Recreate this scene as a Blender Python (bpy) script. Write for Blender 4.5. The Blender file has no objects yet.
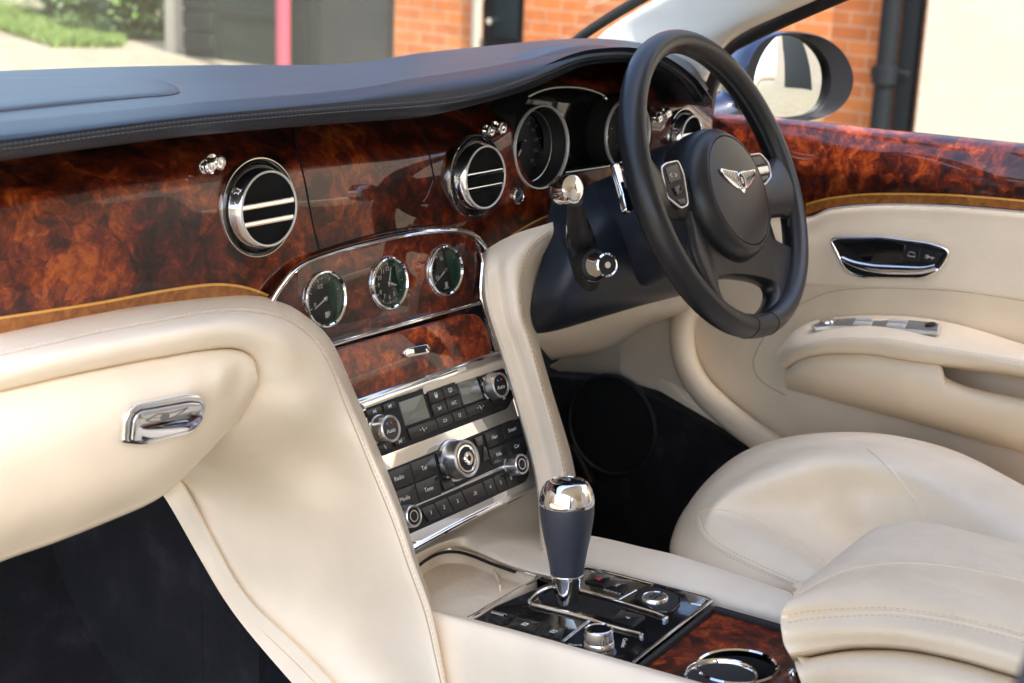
import bpy, bmesh, math, random
from mathutils import Vector, Matrix
from mathutils.bvhtree import BVHTree
random.seed(7)
R = math.radians
SC = bpy.context.scene
COL = SC.collection
# ---------------------------------------------------------------- camera
HEAD, PITCH, ROLL, FPX = R(52.5), R(16), R(2.4), 1620.0
CF = Vector((math.sin(HEAD)*math.cos(PITCH), math.cos(HEAD)*math.cos(PITCH), -math.sin(PITCH)))
_r = Vector((math.cos(HEAD), -math.sin(HEAD), 0)); _u = _r.cross(CF)
CR = _r*math.cos(ROLL)+_u*math.sin(ROLL); CU = -_r*math.sin(ROLL)+_u*math.cos(ROLL)
CAM = Vector((-1.42661, -1.05335, 1.36861))
cd = bpy.data.cameras.new('camera'); co = bpy.data.objects.new('camera', cd); COL.objects.link(co)
co.matrix_world = Matrix(((CR.x, CU.x, -CF.x, CAM.x), (CR.y, CU.y, -CF.y, CAM.y), (CR.z, CU.z, -CF.z, CAM.z), (0, 0, 0, 1)))
cd.sensor_width = 36; cd.lens = FPX/1024*36; cd.clip_start = 0.05; cd.clip_end = 500
cd.dof.use_dof = True; cd.dof.focus_distance = 1.85; cd.dof.aperture_fstop = 7.0
SC.camera = co
def ray(px, py): return CF + CR*((px-512)/FPX) - CU*((py-341.5)/FPX)
def X(px, py, v): d = ray(px, py); return CAM + d*((v-CAM.x)/d.x)
def Y(px, py, v): d = ray(px, py); return CAM + d*((v-CAM.y)/d.y)
def Z(px, py, v): d = ray(px, py); return CAM + d*((v-CAM.z)/d.z)
def Ys(l): return [Y(*p) for p in l]
# ---------------------------------------------------------------- materials
def nt(name):
    m = bpy.data.materials.new(name); m.use_nodes = True
    n = m.node_tree; b = n.nodes['Principled BSDF']; return m, n, b
def N(n, t, **k):
    x = n.nodes.new(t)
    for a, v in k.items():
        if a in x.inputs: x.inputs[a].default_value = v
        else: setattr(x, a, v)
    return x
def coord(n, scale=(1, 1, 1), rot=(0, 0, 0)):
    t = N(n, 'ShaderNodeTexCoord'); mp = N(n, 'ShaderNodeMapping'); mp.inputs['Scale'].default_value = scale; mp.inputs['Rotation'].default_value = rot
    n.links.new(t.outputs['Object'], mp.inputs['Vector']); return mp.outputs[0]
def ramp(n, fac, stops):
    r = N(n, 'ShaderNodeValToRGB'); e = r.color_ramp.elements
    while len(e) < len(stops): e.new(.5)
    for i, (p, c) in enumerate(stops): e[i].position = p; e[i].color = (c[0], c[1], c[2], 1)
    n.links.new(fac, r.inputs[0]); return r.outputs[0]
def noise(n, v, s, d=4, rough=.5, dist=0):
    x = N(n, 'ShaderNodeTexNoise'); x.inputs['Scale'].default_value = s; x.inputs['Detail'].default_value = d; x.inputs['Roughness'].default_value = rough; x.inputs['Distortion'].default_value = dist
    n.links.new(v, x.inputs['Vector']); return x
def bump(n, b, h, st, dist=.001, prev=None):
    x = N(n, 'ShaderNodeBump'); x.inputs['Strength'].default_value = st; x.inputs['Distance'].default_value = dist
    n.links.new(h, x.inputs['Height'])
    if prev: n.links.new(prev, x.inputs['Normal'])
    n.links.new(x.outputs[0], b.inputs['Normal']); return x.outputs[0]
def leather(name, c, rough, var=.06, grain=.25, coat=0.0, wave=.25):
    m, n, b = nt(name); v = coord(n)
    ns = noise(n, v, 9, 3); hi = tuple(min(1, x*(1+var)) for x in c); lo = tuple(x*(1-var) for x in c)
    n.links.new(ramp(n, ns.outputs[0], [(.3, lo), (.7, hi)]), b.inputs['Base Color'])
    b.inputs['Roughness'].default_value = rough
    b.inputs['Coat Weight'].default_value = coat; b.inputs['Coat Roughness'].default_value = .35
    vo = N(n, 'ShaderNodeTexVoronoi'); vo.inputs['Scale'].default_value = 650; n.links.new(v, vo.inputs['Vector'])
    p = bump(n, b, vo.outputs['Distance'], grain, .0006)
    n3 = noise(n, v, 22, 3, .55, .4); bump(n, b, n3.outputs[0], wave, .003, p)
    return m
def plain(name, c, rough=.5, metal=0.0, coat=0.0, em=None, spec=None):
    m, n, b = nt(name); b.inputs['Base Color'].default_value = (*c, 1); b.inputs['Roughness'].default_value = rough
    b.inputs['Metallic'].default_value = metal; b.inputs['Coat Weight'].default_value = coat; b.inputs['Coat Roughness'].default_value = .03
    if spec is not None: b.inputs['Specular IOR Level'].default_value = spec
    v = coord(n); ns = noise(n, v, 60, 3); mr = N(n, 'ShaderNodeMapRange'); mr.inputs['To Min'].default_value = max(0, rough-.04); mr.inputs['To Max'].default_value = rough+.05
    n.links.new(ns.outputs[0], mr.inputs['Value']); n.links.new(mr.outputs[0], b.inputs['Roughness'])
    return m
def burr(name, bright=1.0, sc=1.0):
    m, n, b = nt(name); v = coord(n)
    w = noise(n, v, 9*sc, 4, .6, .3)
    mix = N(n, 'ShaderNodeMix', data_type='VECTOR'); mix.inputs['Factor'].default_value = .05
    n.links.new(v, mix.inputs[4]); n.links.new(w.outputs['Color'], mix.inputs[5])
    ve = mix.outputs[1]
    big = noise(n, ve, 11*sc, 4, .6, .6)
    a = noise(n, ve, 48*sc, 6, .62, .8)
    vo = N(n, 'ShaderNodeTexVoronoi', feature='F1'); vo.inputs['Scale'].default_value = 60*sc; n.links.new(ve, vo.inputs['Vector'])
    cell = N(n, 'ShaderNodeSeparateColor'); n.links.new(vo.outputs['Color'], cell.inputs[0])
    f = noise(n, ve, 260*sc, 4, .7, .3)
    def mad(x, k, y):
        t = N(n, 'ShaderNodeMath', operation='MULTIPLY_ADD'); n.links.new(x, t.inputs[0]); t.inputs[1].default_value = k
        if isinstance(y, float): t.inputs[2].default_value = y
        else: n.links.new(y, t.inputs[2])
        return t.outputs[0]
    val = mad(big.outputs[0], .85, mad(a.outputs[0], .75, mad(cell.outputs[0], .16, mad(f.outputs[0], .34, -.55))))
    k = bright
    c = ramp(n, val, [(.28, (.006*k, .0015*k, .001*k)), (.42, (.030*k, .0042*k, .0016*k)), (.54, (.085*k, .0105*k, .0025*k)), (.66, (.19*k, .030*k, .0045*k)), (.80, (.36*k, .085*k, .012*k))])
    eye = N(n, 'ShaderNodeTexVoronoi', feature='F1'); eye.inputs['Scale'].default_value = 34*sc; n.links.new(ve, eye.inputs['Vector'])
    em = ramp(n, eye.outputs['Distance'], [(.06, (.35, .3, .3)), (.17, (1, 1, 1))])
    mx = N(n, 'ShaderNodeMix', data_type='RGBA', blend_type='MULTIPLY'); mx.inputs['Factor'].default_value = .8; n.links.new(c, mx.inputs[6]); n.links.new(em, mx.inputs[7])
    n.links.new(mx.outputs[2], b.inputs['Base Color'])
    b.inputs['Roughness'].default_value = .4; b.inputs['Specular IOR Level'].default_value = .2; b.inputs['Coat Weight'].default_value = 1; b.inputs['Coat Roughness'].default_value = .01; b.inputs['Coat IOR'].default_value = 1.55
    return m
M = {}
M['cream'] = leather('cream_leather', (.88, .765, .61), .42)
M['cream2'] = leather('cream_leather_seat', (.89, .77, .60), .45, wave=1.0)
M['cream_door'] = leather('cream_leather_door', (.84, .71, .54), .45)
M['thread'] = plain('cream_thread', (.72, .61, .46), .7)
M['groove'] = plain('seam_groove', (.52, .42, .30), .8)
M['navy'] = leather('navy_leather', (.017, .022, .034), .40, .1, .3, 0, .2)
M['navyrim'] = leather('navy_rim_leather', (.014, .0145, .017), .33, .1, .2, 0, .08)
M['navy'].node_tree.nodes['Principled BSDF'].inputs['Specular IOR Level'].default_value = .36
M['navy_thread'] = plain('navy_thread', (.13, .135, .14), .7)
M['navy_plastic'] = plain('navy_moulding', (.012, .018, .032), .42)
M['knobleather'] = leather('slate_knob_leather', (.035, .042, .062), .4, .05, .2, 0, .05)
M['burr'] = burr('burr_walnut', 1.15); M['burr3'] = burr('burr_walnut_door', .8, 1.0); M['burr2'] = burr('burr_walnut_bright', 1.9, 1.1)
M['chrome'] = plain('chrome', (.86, .86, .87), .04, 1)
M['chrome_satin'] = plain('satin_chrome', (.80, .80, .80), .28, 1)
M['silver'] = plain('bright_trim', (.78, .78, .77), .38, .55)
M['greytrim'] = plain('grey_trim', (.16, .16, .155), .35)
M['black'] = plain('gloss_black', (.008, .008, .009), .12, 0, .6)
M['button'] = plain('button_black', (.015, .015, .016), .22)
M['matte'] = plain('matte_black', (.010, .010, .011), .6)
M['void'] = plain('recess_black', (.003, .003, .003), .9)
M['white'] = plain('white_print', (.75, .75, .72), .5)
M['dimwhite'] = plain('dim_white_print', (.16, .16, .155), .5)
M['red'] = plain('red_print', (.75, .03, .04), .5)
M['blue'] = plain('blue_print', (.05, .2, .7), .5)
M['dialface'] = plain('dial_face', (.006, .010, .010), .5)
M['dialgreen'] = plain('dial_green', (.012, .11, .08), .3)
M['lcd'] = plain('display_glass', (.16, .17, .15), .08, 0, .5)
M['bezel'] = plain('mirror_bezel', (.004, .004, .006), .45, spec=.2)
M['rubber'] = plain('black_rubber', (.012, .012, .012), .65)
M['paint'] = plain('navy_paint', (.006, .010, .035), .2, .3, 1)
M['headliner'] = leather('headliner_cloth', (.86, .82, .74), .85, .03, .3)
M['mirror'] = plain('mirror_silver', (.66, .68, .69), .0, 1)
def carpet():
    m, n, b = nt('navy_carpet'); v = coord(n); a = noise(n, v, 14, 5, .6); f = noise(n, v, 420, 3, .7)
    mx = N(n, 'ShaderNodeMath', operation='MULTIPLY_ADD'); n.links.new(f.outputs[0], mx.inputs[0]); mx.inputs[1].default_value = .5; n.links.new(a.outputs[0], mx.inputs[2])
    n.links.new(ramp(n, mx.outputs[0], [(.55, (.0015, .0014, .002)), (.8, (.008, .0075, .0105)), (1.05, (.030, .027, .038))]), b.inputs['Base Color'])
    b.inputs['Roughness'].default_value = .95; b.inputs['Sheen Weight'].default_value = .03; b.inputs['Sheen Tint'].default_value = (.4, .4, .6, 1)
    bump(n, b, f.outputs[0], .8, .003); return m
M['carpet'] = carpet()
def band(name, c1, c2, sc):
    m, n, b = nt(name); v = coord(n); w = noise(n, v, sc, 5, .7, .5)
    n.links.new(ramp(n, w.outputs[0], [(.35, c1), (.65, c2)]), b.inputs['Base Color'])
    b.inputs['Roughness'].default_value = .3; b.inputs['Coat Weight'].default_value = 1; b.inputs['Coat Roughness'].default_value = .03
    return m
M['band'] = band('crossband_veneer', (.20, .06, .010), (.42, .16, .03), 90)
M['inlay'] = band('inlay_veneer', (.70, .34, .06), (.80, .42, .10), 90)
def glass(name, tint, refl=1.0, edge=None):
    m = bpy.data.materials.new(name); m.use_nodes = True; n = m.node_tree; n.nodes.clear()
    o = N(n, 'ShaderNodeOutputMaterial'); mx = N(n, 'ShaderNodeMixShader'); t = N(n, 'ShaderNodeBsdfTransparent'); g = N(n, 'ShaderNodeBsdfGlossy')
    t.inputs[0].default_value = (*tint, 1); g.inputs['Roughness'].default_value = 0; fr = N(n, 'ShaderNodeFresnel'); fr.inputs[0].default_value = 1.5
    mu = N(n, 'ShaderNodeMath', operation='MULTIPLY'); mu.inputs[1].default_value = refl; n.links.new(fr.outputs[0], mu.inputs[0]); n.links.new(mu.outputs[0], mx.inputs[0])
    n.links.new(t.outputs[0], mx.inputs[1]); n.links.new(g.outputs[0], mx.inputs[2]); n.links.new(mx.outputs[0], o.inputs[0]); return m
M['glass'] = glass('clear_glass', (.97, .985, .98), .12); M['dialglass'] = glass('dial_glass', (.95, .97, .96), .8)
# ---------------------------------------------------------------- geometry helpers
def cr(pts, n, closed=False):
    """Catmull-Rom resample by arc length to n points"""
    P = [Vector(p) for p in pts]; m = len(P); dense = []; cum = [0]
    segs = m if closed else m-1
    def g(i):
        if closed: return P[i % m]
        if i < 0: return P[0]*2-P[1]
        if i >= m: return P[-1]*2-P[-2]
        return P[i]
    for s in range(segs):
        p0, p1, p2, p3 = g(s-1), g(s), g(s+1), g(s+2)
        for k in range(16):
            t = k/16; dense.append(.5*((2*p1)+(p2-p0)*t+(2*p0-5*p1+4*p2-p3)*t*t+(3*p1-p0-3*p2+p3)*t**3))
    dense.append(g(segs) if not closed else dense[0].copy())
    for i in range(1, len(dense)): cum.append(cum[-1]+(dense[i]-dense[i-1]).length)
    out = []; j = 0; cnt = n if closed else n-1
    for i in range(n):
        d = cum[-1]*i/cnt
        while j < len(dense)-2 and cum[j+1] < d: j += 1
        L = cum[j+1]-cum[j]; out.append(dense[j].lerp(dense[j+1], (d-cum[j])/L if L > 1e-12 else 0))
    return out
def crp(pts, per):
    """Catmull-Rom, fixed samples per segment (keeps station correspondence)"""
    P = [Vector(p) for p in pts]; m = len(P); out = []
    def g(i):
        if i < 0: return P[0]*2-P[1]
        if i >= m: return P[-1]*2-P[-2]
        return P[i]
    for s in range(m-1):
        p0, p1, p2, p3 = g(s-1), g(s), g(s+1), g(s+2)
        for k in range(per):
            t = k/per; out.append(.5*((2*p1)+(p2-p0)*t+(2*p0-5*p1+4*p2-p3)*t*t+(3*p1-p0-3*p2+p3)*t**3))
    out.append(P[-1]); return out
def loft(curves, nu=8, nv=6, flip=False):
    """curves: lists of equal station count -> smooth sheet"""
    rows = [crp(c, nu) for c in curves]; w = len(rows[0])
    cols = [crp([r[i] for r in rows], nv) for i in range(w)]
    bm = bmesh.new(); vs = [[bm.verts.new(p) for p in c] for c in cols]
    for i in range(w-1):
        for j in range(len(cols[0])-1):
            q = [vs[i][j], vs[i+1][j], vs[i+1][j+1], vs[i][j+1]]
            if flip: q.reverse()
            try: bm.faces.new(q)
            except ValueError: pass
    # orient towards the camera
    bm.normal_update(); s = 0
    for f in bm.faces: s += (1 if f.normal.dot(CAM-f.calc_center_median()) > 0 else -1)*f.calc_area()
    if s < 0: bmesh.ops.reverse_faces(bm, faces=bm.faces[:])
    bm.normal_update(); return bm
def solid(bm, t):
    """give a sheet a real thickness, away from its front side"""
    bm.normal_update(); vs = bm.verts[:]; fs = bm.faces[:]; be = [e for e in bm.edges if len(e.link_faces) == 1]
    mp = {v: bm.verts.new(v.co-v.normal*t) for v in vs}
    for f in fs: bm.faces.new([mp[v] for v in reversed(f.verts)])
    for e in be:
        f = e.link_faces[0]; a, b = e.verts
        l = [l for l in f.loops if l.edge == e][0]
        a, b = l.vert, l.link_loop_next.vert
        try: bm.faces.new([b, a, mp[a], mp[b]])
        except ValueError: pass
    bm.normal_update(); return bm
def sweep(path, w, h=None, nrm=None, closed=False, seg=10, caps=True):
    """elliptical section swept on path; w, h = half sizes (number or list); h lies along nrm"""
    P = [Vector(p) for p in path]; n = len(P); bm = bmesh.new(); rings = []
    if h is None: h = w
    W = w if isinstance(w, (list, tuple)) else [w]*n; H = h if isinstance(h, (list, tuple)) else [h]*n
    if len(W) != n: W = [W[min(len(W)-1, int(i/(n-1)*(len(W)-1)))]*(1-((i/(n-1)*(len(W)-1)) % 1))+W[min(len(W)-1, int(i/(n-1)*(len(W)-1))+1)]*((i/(n-1)*(len(W)-1)) % 1) for i in range(n)]
    if len(H) != n: H = [H[min(len(H)-1, int(i/(n-1)*(len(H)-1)))]*(1-((i/(n-1)*(len(H)-1)) % 1))+H[min(len(H)-1, int(i/(n-1)*(len(H)-1))+1)]*((i/(n-1)*(len(H)-1)) % 1) for i in range(n)]
    up = Vector(nrm) if nrm is not None and not isinstance(nrm, list) else Vector((0, 0, 1)); prev = None
    for i in range(n):
        a = P[(i-1) % n] if closed or i > 0 else P[i]; b = P[(i+1) % n] if closed or i < n-1 else P[i]
        t = (b-a).normalized()
        if isinstance(nrm, list): u = nrm[i]
        elif nrm is not None: u = up
        else: u = prev if prev is not None else (up if abs(t.dot(up)) < .9 else Vector((1, 0, 0)))
        s = t.cross(u)
        if s.length < 1e-6: s = t.orthogonal()
        s.normalize(); v = s.cross(t).normalized(); prev = v
        rings.append([bm.verts.new(P[i]+s*(W[i]*math.cos(k*2*math.pi/seg))+v*(H[i]*math.sin(k*2*math.pi/seg))) for k in range(seg)])
    m = n if closed else n-1
    for i in range(m):
        A, B = rings[i], rings[(i+1) % n]
        for k in range(seg): bm.faces.new([A[k], A[(k+1) % seg], B[(k+1) % seg], B[k]])
    if not closed and caps: bm.faces.new(rings[0][::-1]); bm.faces.new(rings[-1])
    bmesh.ops.recalc_face_normals(bm, faces=bm.faces[:]); return bm
class Fr:
    """a plane frame: origin, normal (towards viewer), u right, v up"""
    def __init__(s, o, n, right=(1, 0, 0)):
        s.o = Vector(o); s.n = Vector(n).normalized(); r = Vector(right); s.u = (r-s.n*r.dot(s.n)).normalized(); s.v = s.n.cross(s.u)
    def p(s, u, v, w=0): return s.o+s.u*u+s.v*v+s.n*w
    def px(s, x, y, w=0):
        d = ray(x, y); o = s.o+s.n*w; q = CAM+d*((o-CAM).dot(s.n)/d.dot(s.n))-s.o
        return (q.dot(s.u), q.dot(s.v))
    def P(s, x, y, w=0): return s.p(*s.px(x, y, w), w)
    def at(s, u, v, w=0): return Fr(s.p(u, v, w), s.n, s.u)
def lathe(fr, prof, seg=48, su=1.0, sv=1.0, cap0=False, cap1=False):
    """prof: (radius, height along normal)"""
    bm = bmesh.new(); rings = []
    for r, h in prof: rings.append([bm.verts.new(fr.p(su*r*math.cos(k*2*math.pi/seg), sv*r*math.sin(k*2*math.pi/seg), h)) for k in range(seg)])
    for a, b in zip(rings, rings[1:]):
        for k in range(seg): bm.faces.new([a[k], a[(k+1) % seg], b[(k+1) % seg], b[k]])
    if cap0: bm.faces.new(rings[0][::-1])
    if cap1: bm.faces.new(rings[-1])
    return bm
def disc(fr, r, w=0, seg=48, su=1, sv=1): return lathe(fr, [(r, w-.0004), (r, w)], seg, su, sv, cap1=True)
def rnd(pts, r, n=5):
    out = []; P = [Vector((p[0], p[1])) for p in pts]; m = len(P)
    for i in range(m):
        a, b, c = P[i-1], P[i], P[(i+1) % m]; rr = min(r, (a-b).length*.48, (c-b).length*.48)
        s = b+(a-b).normalized()*rr; e = b+(c-b).normalized()*rr
        for k in range(n+1):
            t = k/n; out.append(s*(1-t)**2+b*2*t*(1-t)+e*t*t)
    return out
def inset2(P, d):
    m = len(P); ar = sum(P[i-1].x*P[i].y-P[i].x*P[i-1].y for i in range(m)); sg = 1 if ar > 0 else -1; out = []
    for i in range(m):
        a, b, c = P[i-1], P[i], P[(i+1) % m]; e1 = (b-a); e2 = (c-b)
        if e1.length < 1e-9: e1 = e2
        if e2.length < 1e-9: e2 = e1
        n1 = Vector((-e1.y, e1.x)).normalized(); n2 = Vector((-e2.y, e2.x)).normalized(); nn = (n1+n2)
        nn = nn.normalized() if nn.length > 1e-6 else n1
        out.append(b+nn*(d*sg/max(.5, nn.dot(n1))))
    return out
def plate(fr, uv, w0, w1, bev=.0006, steps=2):
    P = [Vector((p[0], p[1])) for p in uv]; ar = sum(P[i-1].x*P[i].y-P[i].x*P[i-1].y for i in range(len(P)))
    if ar < 0: P.reverse()
    bm = bmesh.new(); loops = [(P, w0)]
    for k in range(steps+1):
        a = k/steps*math.pi/2; loops.append((inset2(P, bev*(1-math.cos(a))), w1-bev+bev*math.sin(a)))
    R_ = [[bm.verts.new(fr.p(p.x, p.y, w)) for p in L] for L, w in loops]
    for a, b in zip(R_, R_[1:]):
        for k in range(len(P)): bm.faces.new([a[k], a[(k+1) % len(P)], b[(k+1) % len(P)], b[k]])
    f = bm.faces.new(R_[-1]); g = bm.faces.new(R_[0][::-1]); bmesh.ops.triangulate(bm, faces=[f, g]); return bm
def rect(w, h, cu=0, cv=0): return [(cu-w/2, cv-h/2), (cu+w/2, cv-h/2), (cu+w/2, cv+h/2), (cu-w/2, cv+h/2)]
def box(c, s, rot=None, bev=.0, seg=2):
    bm = bmesh.new(); bmesh.ops.create_cube(bm, size=1)
    for v in bm.verts: v.co = Vector((v.co.x*s[0], v.co.y*s[1], v.co.z*s[2]))
    if bev: bmesh.ops.bevel(bm, geom=bm.edges[:], offset=bev, segments=seg, profile=.5, affect='EDGES')
    if rot is not None:
        for v in bm.verts: v.co = rot @ v.co
    for v in bm.verts: v.co += Vector(c)
    return bm
def text(s, fr, u, v, size, rot=0, w=0, ext=.00015, align='CENTER'):
    c = bpy.data.curves.new('t', 'FONT'); c.body = s; c.size = size; c.align_x = align; c.align_y = 'CENTER'; c.extrude = ext; c.resolution_u = 3
    o = bpy.data.objects.new('t', c); COL.objects.link(o); dg = bpy.context.evaluated_depsgraph_get(); me = bpy.data.meshes.new_from_object(o.evaluated_get(dg))
    bm = bmesh.new(); bm.from_mesh(me); cs, sn = math.cos(rot), math.sin(rot)
    for q in bm.verts: x, y, z = q.co; q.co = fr.p(u+x*cs-y*sn, v+x*sn+y*cs, w+z)
    bpy.data.objects.remove(o); bpy.data.curves.remove(c); bpy.data.meshes.remove(me); return bm
def merge(*bms):
    out = bms[0]
    for b in bms[1:]:
        mp = [out.verts.new(v.co) for v in b.verts]; b.verts.index_update()
        for f in b.faces:
            try: out.faces.new([mp[v.index] for v in f.verts])
            except ValueError: pass
    return out
def empty(name, loc, label, cat, group=None):
    o = bpy.data.objects.new(name, None); COL.objects.link(o); o.location = loc; o.empty_display_size = .1
    o['label'] = label; o['category'] = cat
    if group: o['group'] = group
    return o
def rootloc(o):
    l = Vector((0, 0, 0))
    while o is not None: l += o.location; o = o.parent
    return l
def obj(name, pieces, parent=None, label=None, cat=None, kind=None, group=None, angle=38, sub=0):
    """pieces: [(bmesh, material key)] -> ONE mesh object"""
    if not isinstance(pieces, list): pieces = [pieces]
    me = bpy.data.meshes.new(name); keys = []; tot = bmesh.new()
    for bm, k in pieces:
        if k not in keys: keys.append(k)
        mi = keys.index(k); bm.verts.index_update(); mp = [tot.verts.new(v.co) for v in bm.verts]
        for f in bm.faces:
            try: g = tot.faces.new([mp[v.index] for v in f.verts]); g.material_index = mi
            except ValueError: pass
    tot.to_mesh(me); tot.free()
    for k in keys: me.materials.append(M[k])
    me.polygons.foreach_set('use_smooth', [True]*len(me.polygons))
    if angle: me.set_sharp_from_angle(angle=R(angle))
    o = bpy.data.objects.new(name, me); COL.objects.link(o)
    if parent is not None: o.parent = parent; o.location = -rootloc(parent)
    if label: o['label'] = label
    if cat: o['category'] = cat
    if kind: o['kind'] = kind
    if group: o['group'] = group
    if sub:
        md = o.modifiers.new('sub', 'SUBSURF'); md.levels = sub; md.render_levels = sub
    return o
def bvh(bm): return BVHTree.FromBMesh(bm)
def hit(tree, px, py, off=0):
    d = ray(px, py).normalized(); l, n, i, t = tree.ray_cast(CAM, d)
    if l is None: return None
    if n.dot(d) > 0: n = -n
    return l+n*off, n
def online(tree, pix, n=60, off=.0, closed=False):
    """pixel polyline laid on a built surface -> points, normals"""
    ps = cr([(p[0], p[1], 0) for p in pix], n, closed); P = []; Nn = []
    for p in ps:
        h = hit(tree, p.x, p.y, off)
        if h: P.append(h[0]); Nn.append(h[1])
    return P, Nn
def seam(tree, pix, r=.0009, n=70, off=-.0002):
    P, _ = online(tree, pix, n, off); return sweep(P, r, seg=6)
def stitches(tree, pix, length=.0045, gap=.0022, r=.0005, off=.0003):
    P, Nn = online(tree, pix, 160, off); out = bmesh.new(); acc = 0; tot = []
    L = [0]
    for a, b in zip(P, P[1:]): L.append(L[-1]+(b-a).length)
    def at(d):
        for i in range(len(L)-1):
            if L[i+1] >= d: return P[i].lerp(P[i+1], (d-L[i])/max(1e-9, L[i+1]-L[i]))
        return P[-1]
    d = 0; bms = []
    while d+length < L[-1] and len(bms) < 400:
        bms.append(sweep([at(d), at(d+length)], r, seg=5)); d += length+gap
    return merge(*bms) if bms else out
def rebase(bm, f):
    for v in bm.verts: v.co = f(v.co)
    return bm
def cut(bm, cutter):
    a = bpy.data.meshes.new('a'); bmesh.ops.recalc_face_normals(bm, faces=bm.faces[:]); bm.to_mesh(a)
    c = bpy.data.meshes.new('c'); bmesh.ops.recalc_face_normals(cutter, faces=cutter.faces[:]); cutter.to_mesh(c)
    oa = bpy.data.objects.new('a', a); oc = bpy.data.objects.new('c', c); COL.objects.link(oa); COL.objects.link(oc)
    md = oa.modifiers.new('b', 'BOOLEAN'); md.operation = 'DIFFERENCE'; md.solver = 'EXACT'; md.object = oc
    dg = bpy.context.evaluated_depsgraph_get(); me = bpy.data.meshes.new_from_object(oa.evaluated_get(dg))
    out = bmesh.new(); out.from_mesh(me)
    for o, m in ((oa, a), (oc, c)): bpy.data.objects.remove(o); bpy.data.meshes.remove(m)
    bpy.data.meshes.remove(me); return out
def tilt(o, deg): return Fr(o, (0, -math.cos(R(deg)), math.sin(R(deg))))
car = empty('car', (-.06, -.9, 0), 'luxury car with cream leather and burr walnut cabin, seen through its open door', 'car')
FAS = tilt((0, .2, 1.02), 4); GAU = tilt((0, .18, .907), 8); HU = tilt((0, .115, .73), 20)
# ---------------------------------------------------------------- navy dashboard pad
def ys(l, y): return [Y(a, b, y) for a, b in l]
xs = [-60, 20, 100, 200, 340, 420, 480, 530, 575, 605, 635, 662, 688, 704]
front = ys(zip(xs, [75, 72, 69, 67, 66, 55, 49, 44, 41.5, 42, 46, 54, 68, 92]), .6)
for i, yy in zip(range(14), [.66, .66, .66, .65, .6, .56, .52, .46, .40, .37, .34, .30, .27, .24]): front[i] = Y(xs[i], [75, 72, 69, 67, 66, 55, 49, 44, 41.5, 42, 46, 54, 68, 92][i], yy)
back = [p+Vector((0, .10, -.09)) for p in front]
m1 = []
for x_, y_, d_ in zip(xs, [98, 93, 88, 84, 78, 64, 56, 50, 46, 46, 49, 57, 72, 95], [.40, .40, .40, .39, .37, .35, .33, .31, .28, .26, .25, .23, .22, .20]): m1.append(Y(x_, y_, d_))
m2 = [Y(x_, y_, d_) for x_, y_, d_ in zip(xs, [136, 128, 119, 108, 95, 83, 74, 63, 53, 50, 51, 58.5, 76, 97.5], [.165]*7+[.16, .155, .15, .15, .15, .15, .155])]
m3 = [Y(x_, y_, d_) for x_, y_, d_ in zip(xs, [153, 143, 132, 120, 108, 103, 94, 78, 59.5, 54.5, 54.5, 62, 80, 100], [.135]*7+[.13, .125, .12, .12, .12, .125, .135])]
m4 = [Y(x_, y_, d_) for x_, y_, d_ in zip(xs, [159, 149, 139, 127, 115, 109, 98, 83, 64, 58, 57.5, 65, 83, 103], [.138]*7+[.133, .128, .123, .123, .123, .128, .138])]
m5 = [Y(x_, y_, d_) for x_, y_, d_ in zip(xs, [168, 158, 147, 135, 123.5, 117, 103, 88, 68, 61, 60, 67.5, 86, 107], [.16]*7+[.155, .15, .145, .145, .145, .15, .16])]
m6 = [p+Vector((0, .07, .004)) for p in m5]
pad = loft([back, front, m1, m2, m3, m4, m5, m6], 10, 6)
tp = bvh(pad)
pxl = [(x_, y_) for x_, y_ in zip(xs, [154.5, 144.5, 133.5, 121.5, 109.5, 104, 95, 79, 60.5, 55.2, 55.2, 62.8, 81, 101])]
st1 = stitches(tp, [(a, b-2.2) for a, b in pxl], .0035, .002, .0005, .0003)
st2 = stitches(tp, [(a, b+2.2) for a, b in pxl], .0035, .002, .0005, .0003)
gr = seam(tp, pxl, .0010, 200)
obj('dashboard_pad', [(solid(pad, .012), 'navy'), (st1, 'navy_thread'), (st2, 'navy_thread'), (gr, 'rubber')], car)
# airbag lid on the pad
lid = [(-60, 84), (0, 80), (60, 79), (120, 79.5), (158, 82), (176, 88), (181, 92), (170, 95.5), (140, 98), (80, 103.5), (0, 112), (-60, 119)]
lp, ln = online(tp, lid, 90, .0, True)
c0 = sum(lp, Vector())/len(lp); bm = bmesh.new(); rings = []
for k, off in ((1.0, -.002), (1.0, .0012), (.985, .0026), (.955, .0034), (.8, .004), (.5, .0045)):
    rg = []
    for a, b in zip(cr([(q[0], q[1], 0) for q in lid], 90, True), ln):
        cx, cy = 62, 95; h = hit(tp, cx+(a.x-cx)*k, cy+(a.y-cy)*k, off); rg.append(bm.verts.new(h[0] if h else c0))
    rings.append(rg)
for a, b in zip(rings, rings[1:]):
    for i in range(len(a)): bm.faces.new([a[i], a[(i+1) % len(a)], b[(i+1) % len(a)], b[i]])
bm.faces.new(rings[-1]); bmesh.ops.recalc_face_normals(bm, faces=bm.faces[:])
obj('airbag_lid', [(bm, 'navy')], car)
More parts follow.
